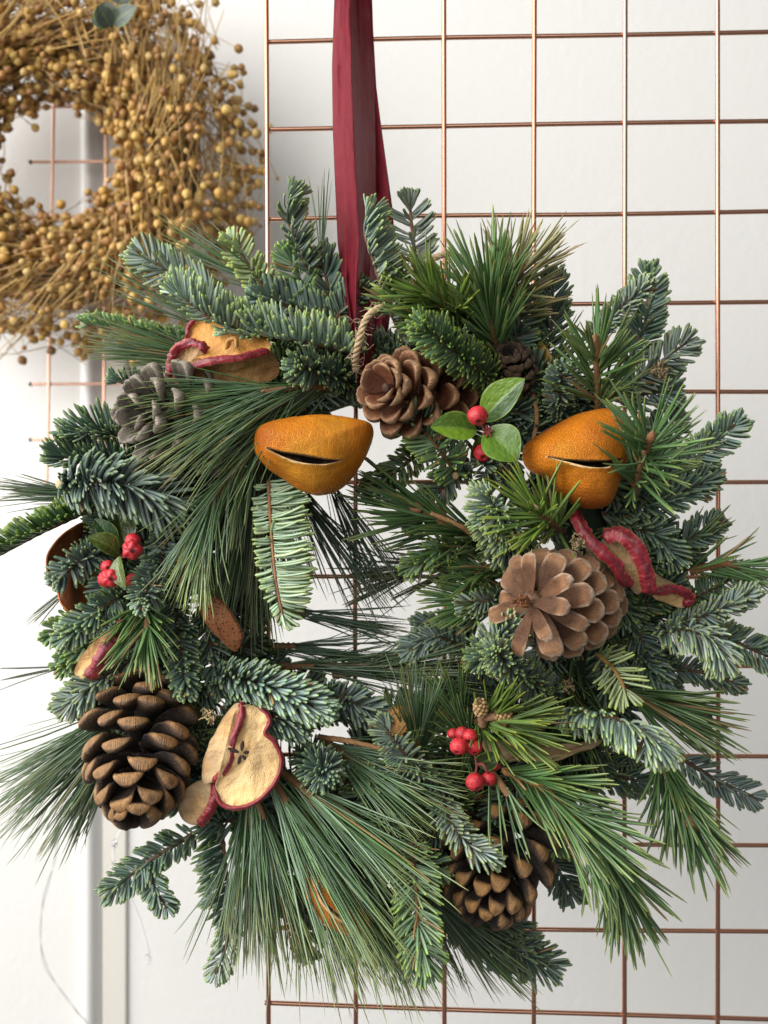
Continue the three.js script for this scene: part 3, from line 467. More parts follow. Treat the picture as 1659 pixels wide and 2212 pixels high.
pine([[1065, 1185, 36], [985, 1145, 54], [908, 1102, 60]], { L: 158, w: 7.5, n: 66, pal: 'scots', k: .9, lean: 36, ls: 14, bias: .35, dir: [-1, -.3, .15], dspread: .35, bud: 30, budw: .4 });
pine([[1010, 1215, 18], [930, 1225, 22], [890, 1232, 22]], { L: 160, w: 5, n: 24, pal: 'olive', k: .35, lean: 24, bias: .3, dir: [-1, -.3, 0], dspread: .35 });
pine([[1130, 1285, 40], [1065, 1292, 50], [1015, 1302, 50]], { L: 112, w: 7, n: 60, pal: 'scots', lean: 40, bias: .3, dir: [-1, .1, .2], dspread: .4 });
pine([[1120, 1240, 40], [1060, 1225, 50], [1020, 1235, 52]], { L: 96, w: 7, n: 46, pal: 'scots', lean: 45, bias: .25, dir: [-.6, .6, .2], dspread: .5 });
pine([[1030, 1560, 58], [1068, 1556, 76], [1096, 1566, 82]], { L: 138, w: 7.5, n: 60, pal: 'bright', k: .72, lean: 46, ls: 22, bias: .3, dir: [.9, 0, .25], dspread: .6, label: 'pine tuft carrying two tiny cones' });
pine([[1050, 1650, 46], [1010, 1590, 58], [985, 1530, 62]], { L: 110, w: 5.5, n: 50, pal: 'scots', k: .85, lean: 30, bias: .3, dir: [-.3, 1, .2], dspread: .45 });
pine([[1090, 1665, 56], [1170, 1701, 80], [1243, 1768, 92]], { L: 175, w: 8, n: 76, pal: 'scots', k: 1.25, lean: 34, ls: 14, bias: .3, dir: [.85, -.6, .1], dspread: .35, bare: .05, stem: [.34, .15, .05], bud: 20, label: 'long pine sprig with an orange brown stem at the lower right' });
pine([[1270, 1800, 52], [1320, 1860, 62], [1350, 1925, 62]], { L: 150, w: 8, n: 64, pal: 'scots', k: 1.05, lean: 34, bias: .4, dir: [.05, -1, .05], dspread: .4, bud: 34, budw: .4 });
pine([[1420, 1618, 54], [1455, 1705, 68], [1487, 1766, 72]], { L: 150, w: 7.5, n: 72, pal: 'scots', k: 1.1, lean: 36, bias: .35, dir: [.3, -1, .1], dspread: .45, stem: [.3, .14, .05], bud: 36, budw: .4, label: 'pine sprig hanging in front of the right edge wire' });
pine([[1350, 1490, 46], [1390, 1510, 54], [1430, 1530, 56]], { L: 175, w: 7, n: 52, pal: 'scots', k: .95, lean: 34, bias: .45, dir: [1, -.45, .05], dspread: .35 });
pine([[1490, 1235, 42], [1560, 1218, 48], [1602, 1224, 48]], { L: 110, w: 6, n: 26, pal: 'scots', k: 1.3, lean: 30, bias: .2, dir: [1, 0, 0], stem: [.25, .12, .05] });
pine([[1440, 1210, 30], [1480, 1190, 36]], { L: 110, w: 6, n: 10, pal: 'scots', lean: 30, bias: .5, dir: [1, .8, 0] });
pine([[310, 1300, 56], [318, 1345, 76], [318, 1362, 80]], { L: 125, w: 7.5, n: 44, pal: 'scots', k: 1.25, lean: 46, bias: .45, dir: [-.15, -1, .2], dspread: .5 });
// long soft white pine
const wp = { per: 3, w: 3.7, pal: 'white' };
pine([[540, 800, 30], [470, 780, 38], [420, 768, 38]], { ...wp, L: 225, n: 58, lean: 14, ls: 10, bias: .55, dir: [-1, .06, .05], dspread: .16, label: 'tuft of long pine needles pointing left below the flax wreath' });
pine([[720, 835, 56], [630, 838, 74], [565, 850, 80]], { ...wp, L: 290, n: 84, k: 1.1, lean: 20, bias: .55, dir: [-.75, -.75, .05], dspread: .48, droop: .12, label: 'long needled pine tuft sweeping down left of the dried orange' });
pine([[640, 850, 60], [575, 840, 72], [545, 845, 74]], { ...wp, L: 260, n: 36, k: 1.2, lean: 20, bias: .6, dir: [-1, -.25, .1], dspread: .3, droop: .12 });
pine([[560, 960, 54], [480, 1050, 70], [445, 1105, 74]], { ...wp, L: 205, n: 60, k: 1.3, lean: 24, bias: .5, dir: [-.1, -1, .1], dspread: .42, droop: .1 });
pine([[470, 1100, 56], [440, 1140, 70], [430, 1170, 72]], { ...wp, L: 170, n: 24, pal: 'yellow', k: 1.0, per: 2, lean: 26, bias: .5, dir: [.05, -1, .15], dspread: .45 });
pine([[560, 900, 30], [560, 1000, 40], [540, 1080, 42]], { ...wp, L: 320, n: 70, k: .9, lean: 18, bias: .5, dir: [-.05, -1, 0], dspread: .32 });
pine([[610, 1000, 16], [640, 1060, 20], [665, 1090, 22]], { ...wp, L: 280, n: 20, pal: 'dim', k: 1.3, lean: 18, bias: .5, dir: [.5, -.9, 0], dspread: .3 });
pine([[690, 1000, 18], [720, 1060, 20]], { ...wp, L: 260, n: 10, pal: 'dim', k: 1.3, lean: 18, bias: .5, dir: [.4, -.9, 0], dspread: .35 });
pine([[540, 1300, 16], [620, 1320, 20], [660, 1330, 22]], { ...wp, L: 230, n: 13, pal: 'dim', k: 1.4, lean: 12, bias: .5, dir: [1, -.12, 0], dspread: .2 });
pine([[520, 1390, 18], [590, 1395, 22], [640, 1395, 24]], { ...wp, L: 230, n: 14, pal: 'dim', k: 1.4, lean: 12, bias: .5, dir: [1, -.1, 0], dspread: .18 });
pine([[600, 1440, 20], [680, 1440, 26]], { ...wp, L: 240, n: 16, pal: 'white', k: .8, lean: 14, bias: .5, dir: [1, .02, 0], dspread: .18 });
pine([[720, 1460, 24], [800, 1450, 30]], { ...wp, L: 240, n: 34, pal: 'white', k: .8, lean: 20, bias: .4, dir: [1, .1, .1], dspread: .3 });
pine([[350, 1470, 34], [272, 1530, 42], [228, 1565, 44]], { ...wp, L: 320, n: 70, k: .95, lean: 16, bias: .55, bend: .2, dir: [-.72, -.75, 0], dspread: .36, label: 'long pine needles fanning out at the lower left' });
pine([[300, 1560, 34], [230, 1620, 40]], { ...wp, L: 240, n: 30, k: .85, lean: 16, bias: .5, dir: [-.35, -1, 0], dspread: .3 });
const fan = { ...wp, w: 4.6, per: 3, lean: 12, bias: .6, bend: .2 };
pine([[560, 1640, 54], [600, 1700, 72], [622, 1735, 78]], { ...fan, L: 400, n: 40, k: 1.5, dir: [.46, -.9, -.03], dspread: .20, droop: .08, label: 'big tuft of long pine needles streaming down at the bottom' });
pine([[600, 1660, 58], [650, 1700, 72], [676, 1722, 76]], { ...fan, L: 320, n: 26, k: 1.6, dir: [.78, -.64, .02], dspread: .18, droop: .14 });
pine([[540, 1680, 50], [560, 1740, 62], [572, 1770, 64]], { ...fan, L: 300, n: 34, k: 1.25, dir: [.12, -1, 0], dspread: .24 });
pine([[660, 1740, 44], [700, 1810, 58], [722, 1845, 60]], { ...fan, L: 330, n: 34, k: 1.4, dir: [.42, -.95, -.02], dspread: .20, droop: .05 });
pine([[530, 1700, 36], [540, 1770, 50], [545, 1800, 52]], { ...wp, L: 290, n: 56, k: .95, lean: 20, bias: .5, dir: [-.05, -1, 0], dspread: .36 });
pine([[620, 1760, 40], [650, 1830, 48], [665, 1860, 50]], { ...wp, L: 310, n: 42, k: 1.0, lean: 18, bias: .5, dir: [.2, -1, 0], dspread: .28 });
pine([[760, 1820, 40], [800, 1880, 50], [820, 1910, 50]], { ...wp, L: 270, n: 50, k: .95, lean: 18, bias: .5, dir: [.3, -1, 0], dspread: .3 });
pine([[870, 1860, 32], [940, 1950, 38], [965, 1975, 38]], { ...wp, L: 235, n: 54, k: .75, lean: 20, bias: .5, dir: [.75, -.75, 0], dspread: .36 });
pine([[700, 1600, 52], [760, 1640, 64], [790, 1655, 66]], { ...wp, L: 235, n: 44, k: 1.3, lean: 26, bias: .4, dir: [.9, -.45, .1], dspread: .4 });
pine([[880, 1660, 46], [900, 1610, 56], [905, 1585, 58]], { ...wp, L: 165, n: 40, k: 1.1, lean: 30, bias: .35, dir: [0, 1, .1], dspread: .45 });
pine([[250, 1080, 26], [180, 1070, 30], [150, 1065, 30]], { ...wp, L: 160, n: 22, k: .6, per: 2, lean: 14, bias: .5, dir: [-1, -.12, 0], dspread: .2 });
pine([[660, 680, 28], [615, 640, 34], [590, 625, 34]], { ...wp, L: 270, n: 13, per: 2, k: 1.1, lean: 20, bias: .5, dir: [-.9, .42, .05], dspread: .24 });
pine([[560, 760, 30], [480, 720, 36], [440, 700, 36]], { ...wp, L: 220, n: 12, per: 2, lean: 20, bias: .5, dir: [-.9, .5, .05], dspread: .3 });
pine([[690, 640, 30], [690, 560, 34]], { ...wp, L: 190, n: 4, per: 2, k: 1.2, lean: 12, bias: .5, dir: [.05, 1, 0], dspread: .3 });
pine([[230, 1240, 30], [170, 1258, 34]], { ...wp, L: 130, n: 5, per: 2, k: .5, lean: 20, bias: .5, dir: [-.6, -1, 0], dspread: .5 });
pine([[240, 1420, 30], [150, 1445, 32]], { ...wp, L: 160, n: 2, per: 2, k: .4, lean: 10, bias: .5, dir: [-1, -.18, 0], dspread: .06 });

// second layer behind the flanks
fir([[240, 1120, 22], [200, 1170, 28], [190, 1240, 30]], { L: 50, n: 70, spread: 150 });
fir([[300, 1180, 26], [260, 1150, 34], [215, 1110, 38]], { L: 46, n: 70, spread: 150 });
fir([[1290, 1330, 22], [1380, 1340, 28], [1450, 1330, 30]], { L: 52, n: 70, spread: 150 });
fir([[1260, 1400, 22], [1350, 1420, 28], [1440, 1420, 30]], { L: 52, n: 70, spread: 150 });
fir([[1150, 1480, 22], [1080, 1500, 28], [1010, 1480, 30]], { L: 50, n: 70, spread: 150 });
fir([[1130, 1540, 22], [1050, 1540, 28], [960, 1520, 30]], { L: 50, n: 70, spread: 150 });
fir([[1080, 1420, 22], [1030, 1400, 26], [985, 1350, 28]], { L: 46, n: 70, spread: 150 });
fir([[620, 1600, 24], [640, 1550, 30], [650, 1500, 30]], { L: 48, n: 70, spread: 150 });
fir([[760, 1640, 24], [800, 1600, 30], [870, 1560, 30]], { L: 48, n: 70, spread: 150 });
fir([[900, 1640, 24], [920, 1580, 30], [940, 1500, 30]], { L: 48, n: 70, spread: 150, pal: 'green' });
fir([[480, 1450, 24], [520, 1400, 28], [560, 1380, 28]], { L: 46, n: 70, spread: 150, k: .8 });
fir([[420, 1230, 26], [480, 1230, 32], [540, 1240, 32]], { L: 46, n: 70, spread: 150, k: .7 });
fir([[430, 1330, 26], [500, 1320, 30], [560, 1330, 30]], { L: 46, n: 70, spread: 150, k: .7 });
fir([[520, 1060, 26], [540, 1130, 30], [545, 1200, 30]], { L: 46, n: 70, spread: 150, k: .7 });
fir([[1320, 1000, 22], [1400, 960, 28], [1460, 900, 28]], { L: 48, n: 66, comb: 1, k: 1.2 });
fir([[1330, 1180, 22], [1430, 1180, 26], [1500, 1210, 28]], { L: 46, n: 66, spread: 150 });
fir([[1100, 960, 30], [1090, 1040, 36], [1120, 1100, 38]], { L: 46, n: 66, spread: 150 });
pine([[560, 1600, 30], [520, 1560, 40]], { L: 90, n: 30, pal: 'scots', lean: 50 });
fir([[700, 1680, 50], [750, 1740, 62], [800, 1800, 64]], { L: 44, w: 7, n: 66, pal: 'green', spread: 140, lean: 54 });
fir([[800, 1760, 46], [835, 1830, 56], [860, 1900, 56]], { L: 46, w: 7, n: 62, pal: 'green', k: .9, comb: 1, lean: 56 });
fir([[690, 1800, 34], [730, 1880, 40], [770, 1960, 40]], { L: 46, w: 7, n: 62, pal: 'dark', k: 1.3, comb: 1, lean: 56 });
fir([[740, 1690, 56], [800, 1680, 66], [850, 1700, 66]], { L: 42, w: 7, n: 66, pal: 'green', spread: 140, lean: 54 });
fir([[560, 1780, 30], [580, 1880, 36], [590, 1960, 36]], { L: 44, w: 7, n: 60, pal: 'dark', k: 1.3, comb: 1, lean: 56 });
fir([[1020, 1730, 36], [950, 1790, 44], [900, 1850, 46]], { L: 44, w: 7, n: 62, pal: 'dark', k: 1.4, spread: 140, lean: 54 });
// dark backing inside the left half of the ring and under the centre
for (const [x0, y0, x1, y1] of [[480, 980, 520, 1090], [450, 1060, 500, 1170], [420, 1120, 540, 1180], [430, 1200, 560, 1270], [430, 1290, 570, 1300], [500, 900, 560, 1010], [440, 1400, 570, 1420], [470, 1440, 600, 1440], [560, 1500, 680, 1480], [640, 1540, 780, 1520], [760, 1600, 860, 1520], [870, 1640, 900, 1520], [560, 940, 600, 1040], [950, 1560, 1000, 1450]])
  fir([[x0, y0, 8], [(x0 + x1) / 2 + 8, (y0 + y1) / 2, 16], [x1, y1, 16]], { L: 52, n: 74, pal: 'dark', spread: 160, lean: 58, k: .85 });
// a few strands over the lower right cone
pine([[1060, 1668, 78], [1090, 1705, 88], [1100, 1720, 90]], { L: 130, w: 6.5, n: 6, pal: 'scots', lean: 28, bias: .5, dir: [-.1, -1, .05], dspread: .55, tipN: 2 });
// ------------------------------------------------------------------ pine cones
// a woody scale growing along +y, its upper (inner) face towards +z
function scaleGeo(o, v) {
  o = { inner: [.09, .04, .02], outer: [.05, .028, .018], tip: [.34, .19, .085], edge: [.45, .32, .2], tipFrom: .68, wBase: .34, cup: .16, thick: .16, round: 1, curl: .1, ...o };
  const mb = new MB(), NL = 13, NS = 14, rows = [];
  for (let i = 0; i <= NL; i++) {
    const t = 1 - Math.pow(1 - i / NL, 1.75); let w = lerp(o.wBase, 1, sst(0, .62, t)); const rs = o.rs ?? .72; if (t > rs) { const q = (t - rs) / (1 - rs); w *= Math.sqrt(Math.max(0, 1 - (q * (o.round * .97)) ** 2.4)); }
    w = Math.max(w, .05) * .5; const th = lerp(.045, o.thick, sst(.5, .86, t)) * (t > .93 ? Math.sqrt(Math.max(.08, 1 - ((t - .93) / .075) ** 2)) : 1), row = [];
    for (let k = 0; k < NS; k++) {
      const a = k / NS * Math.PI * 2, cx = Math.cos(a), sx = Math.sin(a), X = w * Math.sign(cx) * Math.abs(cx) ** .8;
      const umbo = sx < 0 ? .07 * Math.exp(-((t - .86) ** 2) / .006 - (X * X) / .03) * (o.umbo ?? 1) : 0;
      const Z = sx * th * .5 * (sx < 0 ? 1.35 : .65) - umbo + o.cup * (X * X * 2.2) + o.curl * t * t * (v.curl ?? 1);
      const n1 = noise(X * 9 + v.s * 7, t * 9, Z * 6 + v.s);
      const tipf = sst(o.tipFrom - .05, o.tipFrom + .09, t + .05 * n1 - (1 - Math.min(1, Math.abs(X) / (w + .001))) * .02), edge = Math.max(sst(.93, 1, t), sst(.80, .98, Math.abs(cx)) * sst(.6, .8, t));
      let c = sx > .15 ? mixc(o.inner, o.tip, tipf * (o.innerTip ?? .55)) : mixc(o.outer, o.tip, tipf);
      c = mixc(c, o.edge, edge * (o.edgeK ?? .7)); c = mulc(c, .86 + .14 * noise(X * 20, t * 4, v.s * 3) + .22 * noise(X * 40, t * 34, v.s) + .20 * noise(X * 6, t * 7, v.s + 4) + .12 * n1);
      c = mulc(c, [1, .84, 1.12, .95, .90][v.s] ?? 1); if (sx > .3) c = mulc(c, .9 + .25 * noise(X * 30, t * 2.2, v.s));
      row.push(mb.v(V(X + (v.twist ?? 0) * t * .08, t + .02 * n1 * t, Z + .012 * n1), c.map((x) => Math.max(.004, x)), X * 1.6 + v.s * .3, t));
    }
    rows.push(row);
  }
  for (let i = 0; i < NL; i++) for (let k = 0; k < NS; k++) mb.q(rows[i][k], rows[i][(k + 1) % NS], rows[i + 1][(k + 1) % NS], rows[i + 1][k]);
  for (let k = 1; k < NS - 1; k++) mb.t(rows[NL][0], rows[NL][k], rows[NL][k + 1]);
  return mb.geo();
}
function pineCone(label, base, tip, o, group) {
  o = { R: 95, N: 70, a0: 112, a1: 30, sw: .62, coreR: .16, sl: 1, pw: .75, look: {}, jit: 7, ...o };
  const B = at(...base), T = at(...tip), ax = T.clone().sub(B), H = ax.length(); ax.normalize();
  const pm = per((base[2] + tip[2]) / 2), R = o.R * pm, g = thing('pine_cone', label, 'pine cone', B, group);
  const geos = [0, 1, 2, 3].map((s) => scaleGeo(o.look, { s: s + 1, curl: .6 + s * .3, twist: s - 1.5 }));
  const s0 = Math.abs(ax.y) > .9 ? V(1, 0, 0) : V(0, 1, 0), e1 = V().crossVectors(ax, s0).normalize(), e2 = V().crossVectors(ax, e1);
  const mb = new MB(), cp = []; for (let i = 0; i <= 10; i++) cp.push(B.clone().addScaledVector(ax, H * (.02 + .9 * i / 10)));
  tube(mb, cp, (u) => R * o.coreR * (1 - .6 * u) * 1.3, o.coreC ?? [.03, .016, .01], 10); part('cone_core', mb.geo(), M.cone, g);
  for (let i = 0; i < o.N; i++) {
    const h = (i + .5) / o.N, ang = i * 2.39996 + gs() * .07, r = e1.clone().multiplyScalar(Math.cos(ang)).addScaledVector(e2, Math.sin(ang));
    const wildK = o.wild && i < o.wild ? 1 : 0; if (wildK && (i === 1 || i === 4)) continue;
    const th = (lerp(o.a0, o.a1, Math.pow(h, o.pw)) + gs() * (o.jit + wildK * 14)) * Math.PI / 180;
    const prof = (o.prof ?? ((x) => Math.sin(Math.PI * (.20 + .66 * x)) ** .75))(h), L = R * prof * o.sl * (1 + gs() * (.05 + wildK * .12));
    const dir = ax.clone().multiplyScalar(Math.cos(th)).addScaledVector(r, Math.sin(th)), nrm = ax.clone().multiplyScalar(Math.sin(th)).addScaledVector(r, -Math.cos(th)), x = V().crossVectors(dir, nrm);
    const p = B.clone().addScaledVector(ax, H * (o.h0 ?? .06) + H * (.86 - (o.h0 ?? .06)) * h).addScaledVector(r, R * o.coreR * .6);
    const m = shade(new THREE.Mesh(geos[i % 4], M.cone)); m.name = numbered('cone_scale');
    const wd = R * o.sw * (.55 + .45 * prof) * (1 + gs() * .06) * (wildK ? .72 : 1);
    m.matrixAutoUpdate = true; const mt = new THREE.Matrix4().makeBasis(x, dir, nrm); m.quaternion.setFromRotationMatrix(mt); m.position.copy(p).sub(B); m.scale.set(wd, L, L * .9); g.add(m);
  }
  return { g, B, ax, R, e1, e2, H };
}
const CL = {
  brown: { inner: [.20, .062, .022], outer: [.13, .060, .028], tip: [.25, .115, .05], edge: [.42, .25, .13], tipFrom: .76, thick: .20, cup: .26 },
  big: { inner: [.17, .08, .04], outer: [.145, .062, .026], tip: [.29, .140, .064], edge: [.58, .44, .32], tipFrom: .70, thick: .16, cup: -.22, edgeK: .9, umbo: .7, rs: .80, wBase: .42 },
  dark: { inner: [.030, .019, .013], outer: [.046, .026, .015], tip: [.33, .17, .06], edge: [.22, .11, .04], tipFrom: .80, thick: .26, cup: -.30, innerTip: .12, edgeK: .4, umbo: 1.1 },
  grey: { inner: [.055, .040, .028], outer: [.085, .066, .048], tip: [.235, .195, .15], edge: [.40, .34, .27], tipFrom: .66, thick: .15, cup: .16, umbo: 1.0, wBase: .4 },
  soot: { inner: [.03, .018, .012], outer: [.04, .024, .015], tip: [.10, .06, .035], edge: [.15, .09, .05], tipFrom: .6, thick: .3, cup: .1 },
};
pineCone('reddish brown pine cone beside the lower end of the ribbon, open scales facing left', [975, 885, 40], [818, 832, 92], { R: 108, N: 50, a0: 96, a1: 34, sw: .54, jit: 9, look: CL.brown, coreC: [.07, .03, .015] });
pineCone('grey weathered pine cone half hidden by long needles at the upper left', [500, 905, 44], [300, 895, 82], { R: 128, N: 44, a0: 90, a1: 30, sw: .40, look: CL.grey, jit: 14, sl: 1.05, coreC: [.05, .04, .03] });
{
  const c = pineCone('big light brown pine cone at the right showing its stalk end and round scales', [1140, 1300, 104], [1300, 1308, 44], { R: 118, N: 70, a0: 106, a1: 46, sw: .46, pw: .75, sl: .94, h0: .0, jit: 9, wild: 10, look: CL.big, coreC: [.12, .06, .03], prof: (h) => Math.sin(Math.PI * (.24 + .62 * h)) ** .7 });
  const mb = new MB(); for (let i = 0; i < 26; i++) { const a = i * 2.4, r = c.R * .1 * Math.sqrt(i / 26), p = c.B.clone().addScaledVector(c.e1, Math.cos(a) * r).addScaledVector(c.e2, Math.sin(a) * r).addScaledVector(c.ax, -2 * mm); tube(mb, [p, p.clone().addScaledVector(c.ax, -5 * mm).add(V(gs() * 2 * mm, gs() * 2 * mm, 0))], (u) => lerp(.8, .4, u) * mm, mulc([.30, .13, .05], rr(.6, 1.2)), 5); }
  part('broken_stalk', mb.geo(), M.bark, c.g);
}
pineCone('large dark pine cone with ochre tipped scales at the lower left, tip downwards', [310, 1490, 42], [294, 1762, 88], { R: 120, N: 74, a0: 108, a1: 20, sw: .56, pw: 1.5, look: CL.dark, prof: (h) => Math.sin(Math.PI * (.24 + .6 * h)) ** .8 });
pineCone('dark pine cone with orange tipped scales at the bottom right, behind needles', [1108, 1725, 34], [1048, 1965, 66], { R: 124, N: 64, a0: 96, a1: 24, sw: .36, pw: 1.1, look: { ...CL.dark, tip: [.36, .18, .055], wBase: .3, tipFrom: .85, inner: [.02, .013, .009], outer: [.03, .018, .011] }, prof: (h) => Math.sin(Math.PI * (.24 + .6 * h)) ** .8 });
pineCone('small dark pine cone half hidden above the glossy leaf', [1118, 840, 34], [1100, 762, 60], { R: 58, N: 54, a0: 80, a1: 26, sw: .5, look: CL.soot });
pineCone('small blackish pine cone tucked in at the right edge of the wreath', [1450, 1560, 26], [1525, 1552, 34], { R: 44, N: 40, a0: 70, a1: 30, sw: .5, look: CL.soot });
function coneBud(label, base, tip, R) {
  const B = at(...base), T = at(...tip), ax = T.clone().sub(B), H = ax.length(), g = thing('tiny_cone', label, 'pine cone', B); ax.normalize();
  const e1 = V().crossVectors(ax, V(0, 0, 1)).normalize(), e2 = V().crossVectors(ax, e1), r0 = R * per(base[2]), mb = new MB();
  tube(mb, curvePts([B.clone().addScaledVector(ax, -7 * mm), B.clone().addScaledVector(ax, 3 * mm)], 8), (u, a) => r0 * .55 * (1 + .18 * Math.sin(u * 20 + a * 3)), [.22, .12, .06], 8); part('stalk', mb.geo(), M.bark, g);
  const core = new MB(); tube(core, curvePts([B, T], 10), (u) => r0 * .8 * Math.sin(Math.PI * (.15 + .75 * u)) ** .6, [.17, .10, .045], 10); part('cone_core', core.geo(), M.cone, g);
  const sg = new THREE.SphereGeometry(1, 8, 6), sm = [[.40, .26, .11], [.34, .21, .09], [.28, .165, .07]].map((c) => std({ color: new THREE.Color(...c), roughness: .8 }));
  for (let i = 0; i < 44; i++) { const h = (i + .5) / 44, a = i * 2.39996, pr = Math.sin(Math.PI * (.16 + .74 * h)) ** .6, r = e1.clone().multiplyScalar(Math.cos(a)).addScaledVector(e2, Math.sin(a)), m = shade(new THREE.Mesh(sg, sm[i % 3])); m.name = numbered('cone_scale'); m.position.copy(r.clone().multiplyScalar(r0 * pr * .84).addScaledVector(ax, H * (.04 + .94 * h))); m.quaternion.setFromRotationMatrix(new THREE.Matrix4().makeBasis(V().crossVectors(ax, r), ax, r)); m.scale.set(r0 * .30 * (.5 + .5 * pr), r0 * .22, r0 * .20); g.add(m); }
}
coneBud('tiny unripe brown cone standing upright above the right red berries', [1040, 1545, 78], [1036, 1512, 82], 17);
coneBud('tiny unripe brown cone lying sideways to the right of the upright tiny cone', [1070, 1548, 78], [1108, 1544, 80], 17);

// ------------------------------------------------------------------ solid blobs from an outline: dried oranges
function blob(outline, cz, depth, o) {
  const ps = outline.map(([x, y]) => at(x, y, cz)), c = ps.reduce((a, p) => a.add(p), V()).multiplyScalar(1 / ps.length);
  const cp = curvePts(ps, 240, true), tab = cp.map((p) => [Math.atan2(p.y - c.y, p.x - c.x), Math.hypot(p.x - c.x, p.y - c.y)]).sort((a, b) => a[0] - b[0]);
  const rad = (a) => { let i = 0; while (i < tab.length && tab[i][0] < a) i++; const A = tab[(i - 1 + tab.length) % tab.length], B = tab[i % tab.length]; let d = B[0] - A[0]; if (d <= 0) d += 2 * Math.PI; let e = a - A[0]; if (e < 0) e += 2 * Math.PI; return lerp(A[1], B[1], Math.min(1, e / d)); };
  const NA = o.na ?? 150, NB = o.nb ?? 110, mb = new MB(), rows = [], dz = depth * mm;
  for (let j = 0; j <= NB; j++) { const be = j / NB * Math.PI, row = []; for (let i = 0; i < NA; i++) { const a = i / NA * 2 * Math.PI - Math.PI + 1e-4, r = rad(a), e = o.sq ?? .82; const sb = Math.sin(be) ** e, cb = Math.sign(Math.cos(be)) * Math.abs(Math.cos(be)) ** e; const p = V(c.x + Math.cos(a) * r * sb, c.y + Math.sin(a) * r * sb, c.z + dz * cb); const q = o.mod ? o.mod(p, c, be) : { p, c: o.col }; row.push(mb.v(q.p, q.c, (p.x - c.x) / .026, (p.y - c.y) / .026)); } rows.push(row); }
  for (let j = 0; j < NB; j++) for (let i = 0; i < NA; i++) mb.q(rows[j][i], rows[j + 1][i], rows[j + 1][(i + 1) % NA], rows[j][(i + 1) % NA]);
  return { geo: mb.geo(), c };
}
function driedOrange(label, outline, cz, depth, slit, o = {}) {
  const S = slit.map(([x, y, w]) => [at(x, y, cz + depth * .9), w * per(cz + depth * .9)]);
  const mod = (p, c, be) => {
    const n = fbm(p.x * 120, p.y * 120, p.z * 120), n2 = noise(p.x * 50 + 3, p.y * 50, p.z * 50);
    let col = mixc([.60, .185, .005], [.38, .09, .005], sst(-.1, .9, n2 + .5 * n)); col = mixc(col, [.64, .25, .012], sst(.25, .7, -n2)); col = mulc(col, .92 + .2 * n);
    if (o.tint) col = mixc(col, o.tint(p, c), .55);
    const d = p.clone().sub(c).normalize(); p = p.clone().addScaledVector(d, (n2 * 1.4 + n * .5) * mm);
    if (p.z > c.z) {
      let best = 1e9, sgn = 0, wv = 0;
      for (let i = 0; i + 1 < S.length; i++) { const [A, wa] = S[i], [B, wb] = S[i + 1], ex = B.x - A.x, ey = B.y - A.y, t = Math.max(0, Math.min(1, ((p.x - A.x) * ex + (p.y - A.y) * ey) / (ex * ex + ey * ey))), dx = p.x - A.x - ex * t, dy = p.y - A.y - ey * t, dd = Math.hypot(dx, dy); if (dd < best) { best = dd; sgn = dy > 0 ? 1 : -1; wv = lerp(wa, wb, t); } }
      const e = best - wv;
      if (e < 0) { const q = sst(0, -.9 * mm, e); p.z -= 12 * mm * q; col = mixc([.45, .28, .12], [.018, .010, .006], sst(0, -.7 * mm, e)); }
      else if (e < 2.2 * mm && wv > .2 * mm) { p.z += (1 - e / (2.2 * mm)) * .9 * mm * (sgn < 0 ? 1 : .5); if (e < .4 * mm) col = mixc([.62, .40, .18], col, sgn < 0 ? .35 : .8); }
    }
    return { p, c: col };
  };
  const { geo, c } = blob(outline, cz, depth, { mod, na: 260, nb: 190, sq: o.sq ?? .9 }), g = thing('dried_orange', label, 'dried orange', c);
  part('orange_skin', geo, M.orange, g);
  // lower lip of pale pith along the slit
  const lip = slit.map(([x, y, w]) => at(x, y + w, cz)), zAt = (x, y) => { let b = 1e9, z = cz * mm; const q = geo.attributes.position; for (let i = 0; i < q.count; i++) { if (q.getZ(i) < c.z) continue; const dd = (q.getX(i) - x) ** 2 + (q.getY(i) - y) ** 2; if (dd < b) { b = dd; z = q.getZ(i); } } return z; };
  const k = per(cz + depth * .9), lp = slit.map(([x, y, w]) => { const q = V((x - PW / 2) * k, (PH / 2 - y - w - .2 * (w > 0)) * k, 0); q.z = zAt(q.x, q.y - 1.2 * mm); return q; });
  const mb = new MB(); tube(mb, curvePts(lp, 40), (u) => .6 * mm * Math.sin(Math.PI * (.04 + .92 * u)) ** .5, (u, a) => mulc([.62, .42, .20], .8 + .3 * hash(u * 60 | 0, a | 0, 2)), 8); part('pith_edge', mb.geo(), M.pith, g);
  const cal = new MB(); // dark dry flesh behind the slit
  tube(cal, curvePts(slit.map(([x, y]) => { const q = V((x - PW / 2) * k, (PH / 2 - y) * k, 0); q.z = c.z + depth * mm * .32; return q; }), 30), (u, a) => (3 + .8 * noise(u * 30, a * 2)) * mm, (u, a) => mulc([.05, .028, .015], .6 + hash(u * 30 | 0, a * 3 | 0, 1)), 9); part('dry_flesh', cal.geo(), M.pith, g);
  return g;
}
driedOrange('whole dried orange with a dark slit, left of the opening in the wreath', [[806, 938], [800, 916], [762, 903], [700, 894], [640, 899], [590, 909], [558, 924], [549, 952], [552, 984], [575, 1012], [615, 1036], [650, 1058], [690, 1069], [732, 1056], [772, 1016], [797, 976]], 78, 26, [[566, 963, 0], [608, 981, 6], [656, 992, 10], [702, 997, 7], [744, 993, 0]]);
